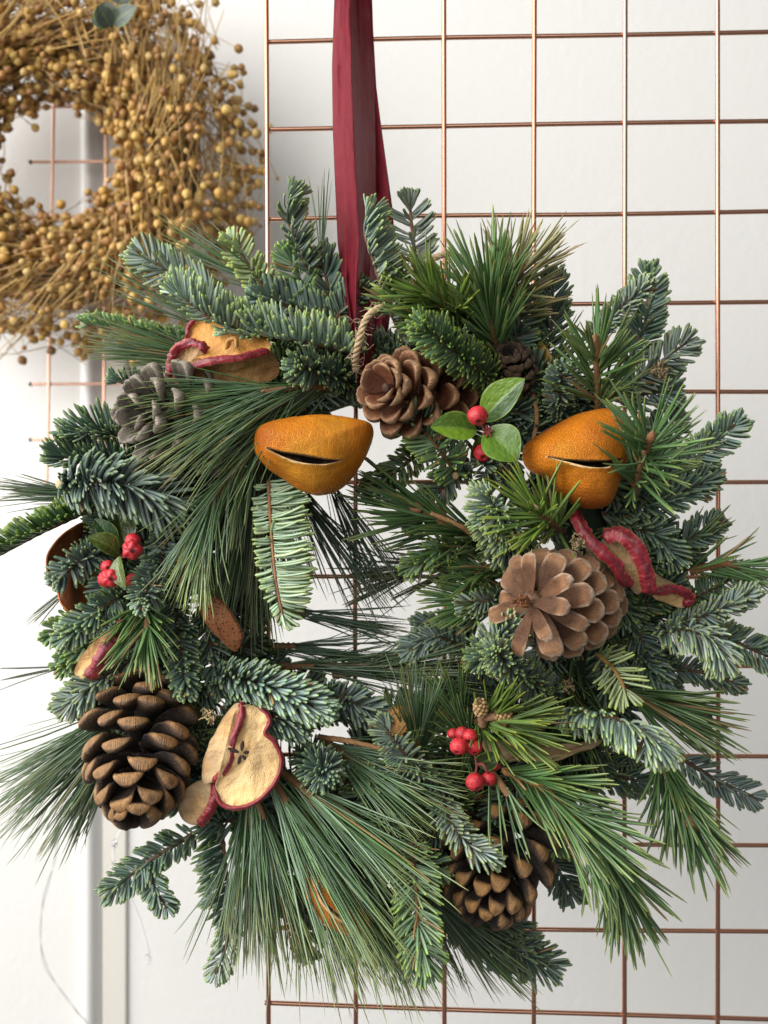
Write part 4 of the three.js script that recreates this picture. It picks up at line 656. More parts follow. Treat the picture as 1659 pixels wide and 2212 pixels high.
driedOrange('tilted dried orange with a curved slit at the right, under a pine tuft', [[1136, 964], [1159, 945], [1205, 918], [1251, 895], [1306, 885], [1340, 890], [1358, 915], [1358, 972], [1346, 1005], [1330, 1050], [1310, 1088], [1283, 1096], [1251, 1093], [1209, 1065], [1186, 1037], [1148, 1019], [1132, 996]], 72, 26, [[1170, 982, 0], [1222, 995, 3.5], [1272, 1003, 8], [1312, 1002, 8.5], [1345, 992, 3]]);
driedOrange('dried orange mostly hidden behind the streaming long needles at the bottom', [[655, 1878], [660, 1930], [700, 1985], [750, 2015], [795, 2030], [806, 1990], [760, 1935], [700, 1885]], 76, 18, [[668, 1905, 0], [700, 1950, 3], [740, 1985, 3], [780, 2010, 0]], { tint: () => [.42, .15, .035] });

// ------------------------------------------------------------------ thin sheets: apple slices, dry leaves, peel
function sheet(out, o) {
  o = { th: 2.4, m: 9, bump: 1, n: 90, dome: 0, ...o };
  const ps = out.map((p) => at(...p)), c = ps.reduce((a, p) => a.add(p), V()).multiplyScalar(1 / ps.length), cp = curvePts(ps, o.n, true);
  const nrm = V(); for (let i = 0; i < cp.length; i++) { const A = cp[i], B = cp[(i + 1) % cp.length]; nrm.add(V((A.y - B.y) * (A.z + B.z), (A.z - B.z) * (A.x + B.x), (A.x - B.x) * (A.y + B.y))); } nrm.normalize(); if (nrm.z < 0) nrm.negate();
  const mb = new MB(), F = [], Bk = [];
  for (let j = 0; j <= o.m; j++) { const q = j / o.m, f = [], b = []; for (let i = 0; i < cp.length; i++) { const p = c.clone().lerp(cp[i], q), n = fbm(p.x * 160 + 9, p.y * 160, 2), col = o.col(p, q, c); p.addScaledVector(nrm, (n * .9 * o.bump + o.dome * (1 - q * q)) * mm); f.push(mb.v(p, col, p.x / .03, p.y / .03)); b.push(mb.v(p.clone().addScaledVector(nrm, -o.th * mm), mulc(col, .85), p.x / .03, p.y / .03)); } F.push(f); Bk.push(b); }
  const n = cp.length, up = V().crossVectors(cp[1].clone().sub(cp[0]), cp[0].clone().sub(c)).dot(nrm) < 0;
  const Q = (a, b, c2, d) => up ? mb.q(a, b, c2, d) : mb.q(a, d, c2, b);
  for (let j = 0; j < o.m; j++) for (let i = 0; i < n; i++) { const k = (i + 1) % n; Q(F[j][i], F[j + 1][i], F[j + 1][k], F[j][k]); Q(Bk[j][i], Bk[j][k], Bk[j + 1][k], Bk[j + 1][i]); }
  const E = F[o.m], G = Bk[o.m], e1 = [], e2 = []; for (let i = 0; i < n; i++) { const g = (k) => V(mb.p[k * 3], mb.p[k * 3 + 1], mb.p[k * 3 + 2]); e1.push(mb.v(g(E[i]), mulc([mb.c[E[i] * 3], mb.c[E[i] * 3 + 1], mb.c[E[i] * 3 + 2]], .9))); e2.push(mb.v(g(G[i]), mulc([mb.c[E[i] * 3], mb.c[E[i] * 3 + 1], mb.c[E[i] * 3 + 2]], .8))); }
  for (let i = 0; i < n; i++) { const k = (i + 1) % n; Q(e1[i], e2[i], e2[k], e1[k]); }
  return { geo: mb.geo(), c, nrm };
}
const fleshCol = (base, core = [.5, .28, .1]) => (p, q) => { const n = fbm(p.x * 90, p.y * 90, 5) * 1.3, n2 = fbm(p.x * 260 + q * 3, p.y * 260, 8) * 1.6; return mulc(mixc(base, core, sst(.15, .8, .45 - q * .25 + n * .8) * .6), .94 + .18 * n2 + .12 * n - .28 * sst(.82, 1, q)); };
const redCol = (u, a) => { const x = Math.cos(a), y = Math.sin(a), n = noise(u * 9, x * 1.4, y * 1.4), n2 = fbm(u * 24, x * 2.2, y * 2.2 + 9) * 1.4; let c = mixc([.27, .014, .026], [.13, .007, .016], sst(-.3, .5, n)); if (n2 > .45) c = mixc(c, [.46, .16, .05], .5 * sst(.45, .7, n2)); return mulc(c, .9 + .2 * noise(u * 60, x * 5, y * 5)); };
function peelBand(g, line, w, o = {}) {                      // thin skin curling over the edge of a slice: arched across, ragged along both sides
  const N = 110, zs = curvePts(line.map((p) => at(...p)), N), pm = per(line[0][2]), mb = new MB(), K2 = 12, F = [], Bk = [], sd = line[0][0] * .37 + line[0][1] * .11, col = o.col ?? redCol, flip = o.turn ?? 0;
  for (let i = 0; i < N; i++) {
    const u = i / (N - 1), t = V().subVectors(zs[Math.min(i + 1, N - 1)], zs[Math.max(i - 1, 0)]).normalize(), n = V(0, 0, 1).addScaledVector(t, -t.z).normalize(), s = V().crossVectors(t, n), f = [], b = [];
    const end = Math.min(1, .35 + 5 * Math.sin(Math.PI * u)), ph = flip + .5 * noise(u * 5, sd, 2), cs = Math.cos(ph), sn = Math.sin(ph);
    for (let k = 0; k <= K2; k++) {
      const q = k / K2 * 2 - 1, rag = 1 + .16 * noise(u * 24, q > 0 ? 3 : 9, sd) + .12 * noise(u * 60, q > 0 ? 5 : 1, sd), hw = w * pm * end * rag * (o.k ?? 1), arch = w * pm * (o.arch ?? .75) * end;
      const wr = (.16 * noise(u * 30, q * 1.6, sd) * (1 + noise(u * 6, 4, sd)) + .14 * noise(u * 55, q * 3.4, sd + 3) + .45 * noise(u * 10, q * 1.4, sd)) * mm * Math.min(1, w / 8);
      const x = q * hw, y = arch * (1 - q * q) + wr, p = zs[i].clone().addScaledVector(s, x * cs - y * sn).addScaledVector(n, x * sn + y * cs), edge = Math.abs(q) > .9;
      f.push(mb.v(p, edge ? mixc(col(u, q * 1.5), [.40, .20, .09], .55) : col(u, q * 1.5))); b.push(mb.v(p.clone().addScaledVector(n, -.45 * mm), [.42, .24, .11]));
    }
    F.push(f); Bk.push(b);
  }
  for (let i = 0; i + 1 < N; i++) { for (let k = 0; k < K2; k++) { mb.q(F[i][k], F[i][k + 1], F[i + 1][k + 1], F[i + 1][k]); mb.q(Bk[i][k], Bk[i + 1][k], Bk[i + 1][k + 1], Bk[i][k + 1]); } mb.q(F[i][0], F[i + 1][0], Bk[i + 1][0], Bk[i][0]); mb.q(F[i][K2], Bk[i][K2], Bk[i + 1][K2], F[i + 1][K2]); }
  return part('apple_peel', mb.geo(), M.peel, g);
}
function appleSlice(label, out, base, peels, o = {}) {
  const s = sheet(out, { col: fleshCol(base, o.core), th: 3.2, bump: 1.7, m: 16, n: 130, ...o }), g = thing('apple_slice', label, 'dried apple', s.c);
  part('apple_flesh', s.geo, M.flesh, g); for (const [line, w, po] of peels) peelBand(g, line, w, po);
  return { g, ...s };
}
const Z3 = (z, pts) => pts.map(([x, y, q]) => [x, y, q ?? z]);
{ // upper left group
  const a = appleSlice('orange fleshed dried apple slice at the back of the upper left apple group', [[406, 735, 56], [412, 702, 54], [430, 690, 54], [480, 690, 56], [540, 708, 60], [582, 738, 66], [580, 764, 70], [500, 782, 70], [440, 778, 68], [408, 762, 60]], [.70, .32, .07], [[Z3(57, [[404, 768], [402, 735], [411, 702], [430, 687], [466, 684]]), 6]]);
  const mb = new MB(); tube(mb, curvePts([at(492, 748, 70), at(497, 734, 74), at(508, 732, 75), at(512, 745, 73)], 20), () => 1.2 * mm, [.62, .33, .1], 8, { fu: 2.2, up: V(0, 0, 1) }); part('seed_chamber', mb.geo(), M.flesh, a.g);
  const b = appleSlice('small folded dried apple slice, leftmost of the upper left group', [[370, 812, 60], [372, 775, 62], [386, 752, 64], [412, 743, 66], [438, 752, 68], [436, 782, 64], [424, 805, 62], [412, 830, 58], [384, 835, 56]], [.50, .30, .14], [[[[366, 815, 60], [370, 775, 63], [386, 751, 67], [413, 741, 70], [438, 748, 71], [446, 762, 69]], 10, { arch: .6 }]]);
  appleSlice('front dried apple slice with long red edge, upper left group', [[418, 803, 70], [440, 786, 74], [500, 776, 76], [560, 768, 74], [598, 776, 66], [600, 812, 60], [560, 832, 62], [500, 836, 64], [445, 830, 66], [424, 818, 68]], [.40, .20, .07], [[[[416, 822, 71], [416, 800, 74], [436, 785, 79], [470, 778, 81], [520, 772, 80], [582, 757, 72]], 9.5, { arch: .6 }]]);
}
{ // lower left group
  const f = appleSlice('bright dried apple slice with a dark core star facing the viewer', [[466, 1702, 86], [471, 1680, 88], [481, 1640, 90], [496, 1580, 88], [509, 1537, 84], [530, 1523, 82], [560, 1530, 80], [578, 1546, 80], [573, 1580, 82], [590, 1602, 82], [606, 1640, 82], [600, 1672, 84], [580, 1706, 86], [546, 1735, 88], [510, 1744, 88], [480, 1734, 86]], [.84, .57, .27], [[[[556, 1526, 80], [578, 1543, 81], [583, 1560, 82], [573, 1583, 83], [592, 1602, 83], [608, 1640, 83], [601, 1676, 85], [581, 1708, 87], [546, 1737, 89], [508, 1746, 89], [478, 1736, 87], [464, 1704, 86]], 5, { arch: .9 }]], { core: [.74, .43, .16] });
  const mb = new MB(), c = at(521, 1627, 91.5), dirs = [[.15, 1, 1.1], [-.95, .35, 1.25], [.95, .15, .7], [-.25, -1, 1.0], [.6, -.9, .7]];
  for (const [dx, dy, l] of dirs) { const d = V(dx, dy, 0).normalize(), A = c.clone().addScaledVector(d, 1.0 * mm), Bp = c.clone().addScaledVector(d, 5.4 * mm * l); tube(mb, curvePts([A, A.clone().lerp(Bp, .5), Bp], 8), (u) => (.75 + .2 * l) * mm * Math.sin(Math.PI * (.1 + .8 * u)), [.035, .012, .006], 8, { fu: .35, up: V(0, 0, 1) }); }
  part('core_star', mb.geo(), M.flesh, f.g);
  appleSlice('dried apple slice with broad red edge between dark cone and bright slice', [[440, 1692, 78], [434, 1668, 76], [450, 1610, 76], [482, 1550, 76], [506, 1520, 76], [522, 1522, 78], [519, 1558, 80], [505, 1598, 82], [498, 1640, 84], [480, 1670, 82], [456, 1690, 80]], [.55, .37, .19], [[[[521, 1516, 80], [521, 1550, 84], [508, 1585, 87], [499, 1612, 88], [498, 1640, 88], [482, 1668, 86], [460, 1690, 82]], 8.5, { arch: .6 }]]);
  appleSlice('lowest dried apple slice between the dark cone and the bright slice', [[385, 1752, 68], [396, 1712, 68], [430, 1686, 70], [456, 1684, 72], [464, 1700, 74], [457, 1745, 74], [438, 1776, 72], [408, 1780, 70]], [.46, .31, .17], [[[[466, 1690, 75], [463, 1725, 77], [448, 1760, 77], [430, 1782, 74]], 11, { arch: .5 }]]);
}
{ // right group
  appleSlice('curled dried apple slice seen as a red strip directly below the cut orange', [[1246, 1120, 66], [1262, 1150, 70], [1290, 1185, 74], [1318, 1212, 74], [1345, 1250, 70], [1320, 1260, 62], [1290, 1225, 62], [1262, 1180, 62]], [.40, .27, .15], [[[[1238, 1098, 70], [1250, 1128, 76], [1272, 1162, 80], [1300, 1192, 82], [1325, 1212, 82], [1342, 1242, 80], [1362, 1268, 74]], 14, { arch: .5 }]]);
  appleSlice('arched dried apple slice with red peel, middle of the right group', [[1300, 1168, 72], [1335, 1162, 74], [1362, 1178, 74], [1384, 1212, 74], [1392, 1262, 72], [1376, 1284, 66], [1345, 1250, 64], [1322, 1205, 66]], [.58, .42, .25], [[[[1302, 1160, 76], [1332, 1152, 80], [1358, 1166, 82], [1382, 1198, 82], [1397, 1240, 80], [1404, 1284, 76]], 18, { arch: .4 }]]);
  appleSlice('outermost dried apple slice at the right of the big cone, flesh pointing right', [[1400, 1240, 66], [1440, 1256, 66], [1466, 1270, 64], [1494, 1290, 60], [1476, 1312, 58], [1440, 1303, 60], [1410, 1288, 64]], [.56, .38, .19], [[[[1396, 1272, 70], [1425, 1277, 70], [1452, 1272, 68], [1472, 1277, 66], [1492, 1291, 62], [1478, 1311, 60]], 11, { arch: .6 }]]);
}
appleSlice('small curled dried apple slice with wrinkled dark red peel at the left edge', [[160, 1457, 66], [170, 1422, 68], [195, 1395, 68], [232, 1362, 66], [256, 1368, 66], [238, 1402, 70], [206, 1440, 70], [182, 1466, 68]], [.62, .38, .16], [[[[274, 1340, 66], [255, 1368, 72], [236, 1392, 76], [218, 1420, 78], [208, 1442, 76], [190, 1464, 72]], 16, { arch: .6, col: (u, a) => mulc(redCol(u, a), .8) }]]);
{ // a slip of red apple peel behind the upper sprig
  const mb = new MB(); tube(mb, curvePts([at(487, 655, 60), at(494, 668, 64), at(500, 684, 62)], 12), (u) => 2 * mm, redCol, 8); const t = thing('apple_slice', 'edge of a dried apple slice just showing red above the pale fir sprig', 'dried apple', at(494, 668, 64)); part('apple_peel', mb.geo(), M.peel, t);
}
function flat(name, label, cat, out, col, o = {}) { const s = sheet(out, { col, th: .8, bump: .8, ...o }), g = thing(name, label, cat, s.c); part(o.part ?? 'blade', s.geo, o.mat ?? M.dryLeaf, g); return { g, ...s }; }
const vein = (a, b, k = 260) => (p, q) => { const n = fbm(p.x * 120, p.y * 120, 3), w = Math.abs(noise(p.x * k, p.y * k, 6)); return mulc(mixc(a, b, sst(.10, 0, w) * .8), .9 + .25 * n); };
{
  const l = flat('dried_leaf', 'large rust brown dried leaf behind the left red berries', 'dried leaf', [[182, 1127, 34], [142, 1150, 44], [118, 1174, 50], [102, 1202, 52], [104, 1238, 52], [124, 1275, 46], [132, 1303, 50], [157, 1330, 50], [196, 1306, 36], [240, 1272, 26], [228, 1215, 20], [200, 1150, 24]], vein([.155, .042, .012], [.30, .10, .03]), { dome: -2.5, n: 140, m: 14 });
  const mb = new MB(); tube(mb, curvePts([[182, 1127, 34], [142, 1150, 44], [118, 1174, 50], [102, 1202, 52], [104, 1238, 52], [124, 1275, 46], [132, 1303, 50], [157, 1330, 50]].map((p) => at(...p)), 50), () => .55 * mm, [.42, .13, .03], 6); part('rim', mb.geo(), M.dryLeaf, l.g);
}
{
  const tan = (p) => { const n = fbm(p.x * 110, p.y * 110, 2), f = 420, cx = Math.floor(p.x * f), cy = Math.floor(p.y * f), dx = p.x * f - cx - .5 + .6 * (hash(cx, cy, 1) - .5), dy = p.y * f - cy - .5 + .6 * (hash(cx, cy, 2) - .5); return mulc([.33, .125, .05], (.9 + .25 * n) * (Math.hypot(dx, dy) < .2 && hash(cx, cy, 5) > .3 ? .3 : 1)); };
  flat('orange_peel', 'piece of tan dried orange peel with dark pores in the shaded left part', 'orange peel', [[431, 1283, 62], [466, 1292, 70], [490, 1315, 72], [508, 1345, 72], [522, 1378, 68], [507, 1408, 64], [478, 1385, 68], [448, 1352, 68], [432, 1318, 64]], tan, { th: 2.4, dome: 4, part: 'peel', mat: M.orange, n: 160, m: 40 });
}
flat('dried_leaf', 'narrow curled orange leaf among the long needles at the left', 'dried leaf', [[421, 1085, 66], [402, 1130, 68], [393, 1172, 70], [381, 1218, 66], [380, 1250, 64], [398, 1276, 62], [402, 1240, 60], [404, 1190, 66], [414, 1140, 66]], vein([.34, .10, .02], [.5, .2, .05]), { dome: 1 });
flat('dried_leaf', 'dark brown curled leaf right of the narrow orange leaf', 'dried leaf', [[414, 1190, 56], [432, 1240, 58], [440, 1280, 58], [452, 1300, 56], [436, 1300, 54], [420, 1262, 54], [410, 1220, 54]], vein([.10, .035, .012], [.2, .07, .02]), { dome: 1 });
flat('orange_slice', 'small dried orange slice peeping out above the centre bottom', 'dried orange', [[835, 1540, 60], [850, 1527, 62], [870, 1530, 64], [881, 1552, 64], [876, 1580, 62], [856, 1591, 60], [838, 1575, 58]], (p, q, c) => { const a = Math.atan2(p.y - c.y, p.x - c.x), s = Math.abs(Math.sin(a * 4)); return q > .85 ? [.42, .16, .03] : mixc([.52, .30, .12], [.46, .20, .05], s * .8 + .2 * noise(p.x * 400, p.y * 400)); }, { th: 2.5, bump: 1.4, part: 'slice', mat: M.flesh });
flat('dried_leaf', 'yellowed leaf piece in the gap right of the small dark cone', 'dried leaf', [[1164, 738, 40], [1178, 748, 42], [1192, 770, 44], [1206, 795, 44], [1192, 800, 42], [1174, 782, 40], [1162, 762, 40]], vein([.42, .22, .035], [.5, .3, .08]), { dome: 1 });
flat('dried_leaf', 'long beige dried leaf with fine veins right of the red berries', 'dried leaf', [[1042, 1602, 64], [1100, 1601, 70], [1186, 1613, 66], [1132, 1637, 66], [1076, 1642, 64], [1052, 1628, 62]], vein([.34, .235, .12], [.42, .31, .18], 420), { dome: 1.5 });
flat('dried_leaf', 'second beige dried leaf, wavy, lying under the long beige one', 'dried leaf', [[1098, 1647, 68], [1132, 1631, 74], [1190, 1612, 74], [1250, 1606, 70], [1302, 1599, 62], [1282, 1616, 64], [1250, 1624, 70], [1205, 1643, 74], [1165, 1646, 70], [1130, 1640, 70]], vein([.37, .26, .135], [.45, .33, .19], 420), { dome: 1.2 });

// ------------------------------------------------------------------ fresh leaves and berries
function leafGeo(base, tip, w, face, o = {}) {
  const B = at(...base), T = at(...tip), ax = T.clone().sub(B), L = ax.length(), d = ax.clone().normalize(), n = V(...face).addScaledVector(d, -V(...face).dot(d)).normalize(), s = V().crossVectors(d, n), hw = w * per(base[2]) * .5, mb = new MB(), NL = 30, NW = 16, rows = [], back = [];
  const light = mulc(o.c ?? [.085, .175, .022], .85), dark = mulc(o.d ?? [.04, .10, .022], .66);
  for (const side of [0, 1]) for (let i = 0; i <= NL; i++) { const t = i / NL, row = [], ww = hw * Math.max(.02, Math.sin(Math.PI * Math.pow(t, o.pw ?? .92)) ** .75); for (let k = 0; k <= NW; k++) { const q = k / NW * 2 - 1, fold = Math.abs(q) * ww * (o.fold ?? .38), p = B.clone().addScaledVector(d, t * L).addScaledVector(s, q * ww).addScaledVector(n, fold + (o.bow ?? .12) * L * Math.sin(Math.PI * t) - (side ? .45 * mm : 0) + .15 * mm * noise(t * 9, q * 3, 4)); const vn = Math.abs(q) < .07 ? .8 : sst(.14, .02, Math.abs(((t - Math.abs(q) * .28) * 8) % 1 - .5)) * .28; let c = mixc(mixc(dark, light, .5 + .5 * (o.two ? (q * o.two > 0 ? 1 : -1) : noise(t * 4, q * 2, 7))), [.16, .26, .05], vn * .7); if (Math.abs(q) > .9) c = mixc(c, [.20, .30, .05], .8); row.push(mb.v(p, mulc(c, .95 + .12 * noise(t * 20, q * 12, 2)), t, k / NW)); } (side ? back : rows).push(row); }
  for (let i = 0; i < NL; i++) for (let k = 0; k < NW; k++) { mb.q(rows[i][k], rows[i][k + 1], rows[i + 1][k + 1], rows[i + 1][k]); mb.q(back[i][k], back[i + 1][k], back[i + 1][k + 1], back[i][k + 1]); }
  return mb.geo();
}
function berry(g, x, y, z, r, o = {}) {
  const c = at(x, y, z), R = r * per(z), geo = new THREE.SphereGeometry(1, 40, 30), p = geo.attributes.position, col = [], ey = V(...(o.eye ?? [0, -.6, .8])).normalize();
  for (let i = 0; i < p.count; i++) { const d = V(p.getX(i), p.getY(i), p.getZ(i)).normalize(), e = d.dot(ey), n = fbm(d.x * 3 + x, d.y * 3, d.z * 3), n2 = noise(d.x * 9 + y, d.y * 9, d.z * 9), k = 1 + .07 * n + .03 * n2 - .16 * sst(.93, 1, e) + (o.lobes ? .07 * Math.cos(5 * Math.atan2(d.y, d.x)) : 0); p.setXYZ(i, c.x + d.x * R * k, c.y + d.y * R * k * .95, c.z + d.z * R * k); let cc = mixc([.50, .014, .026], [.36, .008, .016], sst(-.4, .5, n)); if (n2 > .3) cc = mixc(cc, [.58, .06, .06], .5); if (n2 < -.5) cc = mixc(cc, [.22, .012, .014], .6); cc = mulc(cc, .85 + ((x * 7 + y) % 10) * .03); if (e > .965) cc = [.07, .012, .01]; col.push(...cc); }
  geo.setAttribute('color', new THREE.Float32BufferAttribute(col, 3)); geo.computeVertexNormals(); return part('berry', geo, M.berry, g);
}
function stalk(g, pts, r = .8, c = [.14, .03, .025]) { const mb = new MB(); tube(mb, curvePts(pts.map((p) => at(...p)), 14), () => r * mm, c, 7); return part('stem', mb.geo(), M.bark, g); }
{
  const g = thing('berry_sprig', 'three glossy green leaves around one red berry at the centre right of the wreath', 'berry sprig', at(1050, 930, 70));
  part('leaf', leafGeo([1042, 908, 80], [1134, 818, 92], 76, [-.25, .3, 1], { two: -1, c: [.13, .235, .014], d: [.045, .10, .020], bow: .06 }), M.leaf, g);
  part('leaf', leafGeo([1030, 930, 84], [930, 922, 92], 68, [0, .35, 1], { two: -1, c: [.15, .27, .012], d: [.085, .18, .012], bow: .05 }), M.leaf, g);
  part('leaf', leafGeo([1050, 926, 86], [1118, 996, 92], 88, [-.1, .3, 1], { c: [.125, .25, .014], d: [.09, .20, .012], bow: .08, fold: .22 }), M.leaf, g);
  part('leaf', leafGeo([1035, 940, 70], [1018, 1000, 66], 34, [.7, 0, 1], { bow: .05 }), M.leaf, g);
  berry(g, 1032, 898, 97, 22.5, { eye: [.1, -.75, .7] }); berry(g, 1043, 978, 70, 20);
  const mb = new MB(); for (let i = 0; i < 7; i++) { const a = i * .9, c = at(1053, 932, 88); tube(mb, [c, c.clone().add(V(Math.cos(a) * 2.6 * mm, Math.sin(a) * 3 * mm, 1.6 * mm))], (u) => lerp(1.1, .4, u) * mm, mulc([.20, .045, .035], rr(.7, 1.2)), 6); } part('calyx', mb.geo(), M.bark, g);
  stalk(g, [[1050, 940, 84], [1042, 915, 88], [1038, 905, 92]]); stalk(g, [[1055, 935, 80], [1048, 960, 74], [1044, 972, 72]]);
}
{
  const g = thing('berry_sprig', 'wrinkled red berries with dark green leaves at the left of the wreath', 'berry sprig', at(262, 1200, 60));
  part('leaf', leafGeo([272, 1185, 64], [255, 1108, 56], 62, [.3, -.2, 1], { c: [.055, .075, .014], d: [.035, .055, .012] }), M.leaf, g);
  part('leaf', leafGeo([250, 1180, 68], [203, 1120, 72], 42, [.5, .2, 1], { c: [.04, .105, .04], d: [.03, .08, .03] }), M.leaf, g);
  part('leaf', leafGeo([258, 1200, 72], [190, 1160, 80], 52, [-.2, .7, .8], { c: [.10, .13, .018], d: [.06, .095, .016] }), M.leaf, g);
  part('leaf', leafGeo([256, 1202, 82], [272, 1272, 88], 40, [-.5, 0, 1], { c: [.10, .14, .018], d: [.06, .095, .015] }), M.leaf, g);
  for (const [x, y, z, r, l] of [[286, 1188, 86, 22, 1], [287, 1168, 78, 17, 0], [240, 1248, 84, 21, 1], [230, 1251, 80, 19, 0], [233, 1225, 74, 16, 0]  , [286, 1254, 66, 16, 0]]) berry(g, x, y, z, r, { lobes: l, eye: [.35, -.1, 1] });
  stalk(g, [[262, 1205, 66], [275, 1200, 72], [282, 1192, 76]]); stalk(g, [[262, 1205, 66], [250, 1222, 72], [243, 1236, 76]]); stalk(g, [[262, 1200, 60], [246, 1215, 64], [234, 1222, 68]]);
}
{
  const g = thing('berry_sprig', 'bunch of round red berries with one dark leaf at the lower right', 'berry sprig', at(1030, 1630, 60));
  part('leaf', leafGeo([1028, 1650, 78], [1078, 1626, 84], 46, [.1, -.2, 1], { c: [.035, .07, .02], d: [.028, .055, .018], fold: .2 }), M.leaf, g);
  for (const [x, y, z, r] of [[991, 1612, 90, 19], [1015, 1590, 84, 16], [998, 1584, 82, 15], [1025, 1614, 84, 17], [978, 1585, 76, 12], [1026, 1689, 90, 20], [1056, 1682, 86, 16], [1072, 1655, 74, 9]]) berry(g, x, y, z, r, { eye: [rr(-.5, .5), -.7, .8] });
  stalk(g, [[1026, 1630, 78], [1030, 1655, 84], [1027, 1672, 88]], .7); stalk(g, [[1030, 1652, 82], [1044, 1652, 88], [1053, 1668, 88]], .8); stalk(g, [[1026, 1630, 74], [1010, 1625, 80], [996, 1618, 84]], .7); stalk(g, [[1026, 1630, 74], [1022, 1605, 80]], .7);
}
{ // eucalyptus tucked into the flax
  const Z = -205, g = thing('eucalyptus_sprig', 'grey green eucalyptus leaves tucked into the top of the flax wreath', 'eucalyptus sprig', at(238, 45, Z));
  const e = { c: [.085, .105, .088], d: [.062, .08, .068], pw: .8, fold: .12, bow: .05 };
  for (const [b, t, w] of [[[236, 55, Z], [228, 2, Z + 8], 60], [[244, 52, Z], [296, 14, Z + 10], 44], [[262, 10, Z - 4], [262, -50, Z], 62], [[234, 56, Z], [196, 40, Z + 4], 30], [[238, 58, Z], [212, 10, Z + 12], 44]]) part('leaf', leafGeo(b, t, w, [.05, .1, 1], e), M.dryLeaf, g);
  stalk(g, [[240, 62, Z - 6], [246, 40, Z - 4], [262, 5, Z - 4], [270, -60, Z - 6]], 1, [.14, .10, .06]);
}
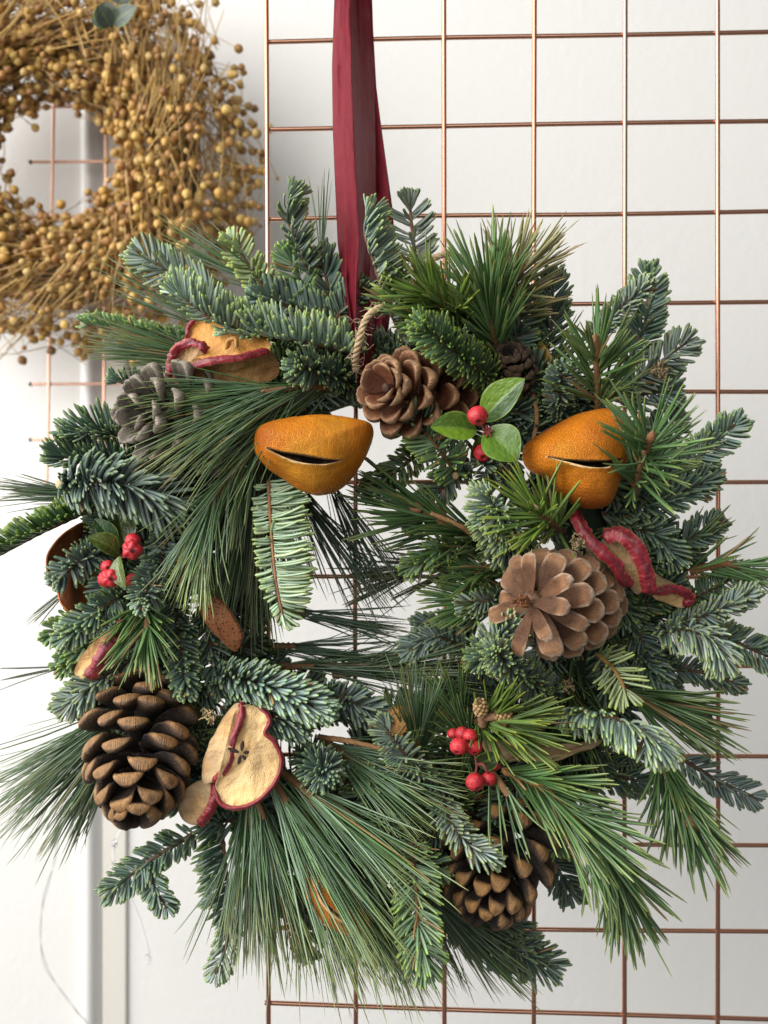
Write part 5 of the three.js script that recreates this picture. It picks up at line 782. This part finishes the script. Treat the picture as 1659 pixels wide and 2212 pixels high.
// ------------------------------------------------------------------ ribbon and twine
{
  // rows: y, left edge x, ridge x, right edge x, depth of the ridge, how far the edges lie behind it
  const rows = [[-120, 722, 757, 790, 34, 3], [0, 722, 757, 797, 38, 5], [144, 717, 759, 808, 42, 10], [288, 719, 764, 811, 46, 13], [430, 725, 772, 812, 50, 13], [522, 729, 777, 814, 54, 12], [612, 739, 770, 815, 58, 10], [702, 757, 768, 813, 60, 8], [774, 766, 780, 809, 58, 6], [830, 770, 784, 804, 50, 5]];
  const interp = (y) => { let i = 0; while (i < rows.length - 2 && rows[i + 1][0] < y) i++; const A = rows[i], B = rows[i + 1], t = (y - A[0]) / (B[0] - A[0]), s = t; return A.map((v, k) => lerp(v, B[k], s)); };
  const g = thing('ribbon', 'long folded burgundy satin ribbon that the wreath hangs from', 'ribbon', at(770, 300, 40));
  const strip = (name, f, y0, y1, ny, nx) => { const mb = new MB(), R = []; for (let j = 0; j <= ny; j++) { const y = lerp(y0, y1, j / ny), r = []; for (let i = 0; i <= nx; i++) { const [x, z, c] = f(y, i / nx); const p = at(x, y, z); r.push(mb.v(p, c, (x - 700) * per(40) / .006, y * per(40) / .006)); } R.push(r); } for (let j = 0; j < ny; j++) for (let i = 0; i < nx; i++) mb.q(R[j][i], R[j + 1][i], R[j + 1][i + 1], R[j][i + 1]); return part(name, mb.geo(), M.ribbon, g); };
  const red = [.25, .015, .030];
  strip('front_strand', (y, u) => {
    const [, xl, xr, xe, zr, dz] = interp(y), wig = 3 * noise(y / 70, 1, 3);
    const lf = u < .5 ? u / .5 : 1, rf = u > .5 ? (u - .5) / .5 : 0;
    const x = u < .5 ? lerp(xl, xr, lf) + wig * .5 * Math.sin(Math.PI * lf) : lerp(xr, xe, rf);
    const crease = 1.0 * Math.sin(u * 19 + y / 120) * sst(300, 640, y) + .5 * noise(u * 7, y / 30, 7) + .9 * noise(u * 16, y / 190, 4) + 1.5 * noise(u * 14, y / 160, 2) * sst(330, 650, y) + .25 * noise(u * 30, y / 16, 3);
    const z = zr - (u < .5 ? dz * 1.15 * (1 - lf) ** 1.1 : dz * 2.3 * rf ** .85) + crease + (u < .5 ? 1.2 * Math.sin(Math.PI * lf) : -.8 * Math.sin(Math.PI * rf));
    const edge = u < .02 || u > .98 ? .55 : 1;
    return [x, z, mulc(red, edge * (.92 + .14 * noise(u * 30, y / 14, 5)))];
  }, -120, 830, 190, 40);
  const br = [[-120, 790, 800], [60, 796, 806], [187, 806, 813], [252, 806, 821], [342, 804, 833], [450, 800, 848], [520, 798, 853], [620, 796, 850], [740, 794, 836], [820, 790, 820]];
  strip('back_strand', (y, u) => { let i = 0; while (i < br.length - 2 && br[i + 1][0] < y) i++; const t = (y - br[i][0]) / (br[i + 1][0] - br[i][0]), xl = lerp(br[i][1], br[i + 1][1], t) - 26, xe = lerp(br[i][2], br[i + 1][2], t); return [lerp(xl, xe, u), 14 + 6 * sst(100, 600, y) - 6 * (1 - u) + 10 * u * .9 * 0 + 1.0 * Math.sin(u * 12 + y / 140) + .5 * noise(u * 8, y / 40, 2) - 9 * u, mulc(red, (u > .96 ? .5 : 1) * (.92 + .14 * noise(u * 30, y / 14, 8)))]; }, -120, 820, 150, 22);
}
function twine(label, pts, fuzz) {
  const P = curvePts(pts.map((p) => at(...p)), 120), g = thing('twine', label, 'twine', P[0]), len = P.reduce((a, p, i) => a + (i ? p.distanceTo(P[i - 1]) : 0), 0), turns = len / .0095;
  for (let s = 0; s < 3; s++) { const mb = new MB(), Q = P.map((p, i) => { const t = V().subVectors(P[Math.min(i + 1, 119)], P[Math.max(i - 1, 0)]).normalize(), u = V(0, 0, 1).addScaledVector(t, -t.z).normalize(), v = V().crossVectors(t, u), a = i / 119 * turns * 2 * Math.PI + s * 2.094; return p.clone().addScaledVector(u, Math.cos(a) * .95 * mm).addScaledVector(v, Math.sin(a) * .95 * mm); }); tube(mb, Q, () => .95 * mm, (u, a) => mulc([.42, .31, .18], .75 + .4 * hash(u * 300 | 0, a * 3 | 0, s)), 7); part('strand', mb.geo(), M.twine, g); }
  const mb = new MB(); for (let i = 0; i < fuzz; i++) { const p = P[Math.floor(rnd() * 119)], d = V(gs(), gs(), gs() * .7).normalize(), l = rr(3, 9) * mm, q = p.clone().addScaledVector(d, l * .6), e = q.clone().addScaledVector(V(gs(), gs(), gs()).normalize(), l * .6); tube(mb, curvePts([p, q, e], 6), () => .09 * mm, [.52, .40, .26], 4); }
  part('fibres', mb.geo(), M.twine, g, 'stuff');
}
twine('hairy jute twine looped in front of the foot of the ribbon', [[768, 800, 60], [769, 768, 70], [776, 735, 76], [786, 700, 78], [800, 678, 78], [828, 662, 74], [850, 660, 60], [880, 670, 40]], 150);
twine('short visible length of jute twine across the top of the wreath behind the upright sprig', [[860, 600, 14], [890, 580, 20], [925, 563, 24], [965, 549, 24], [1000, 560, 16], [1030, 590, 10]], 60);
scene.traverse((o) => { if (o.isMesh) { o.castShadow = o.receiveShadow = true; } });
renderer.render(scene, camera);
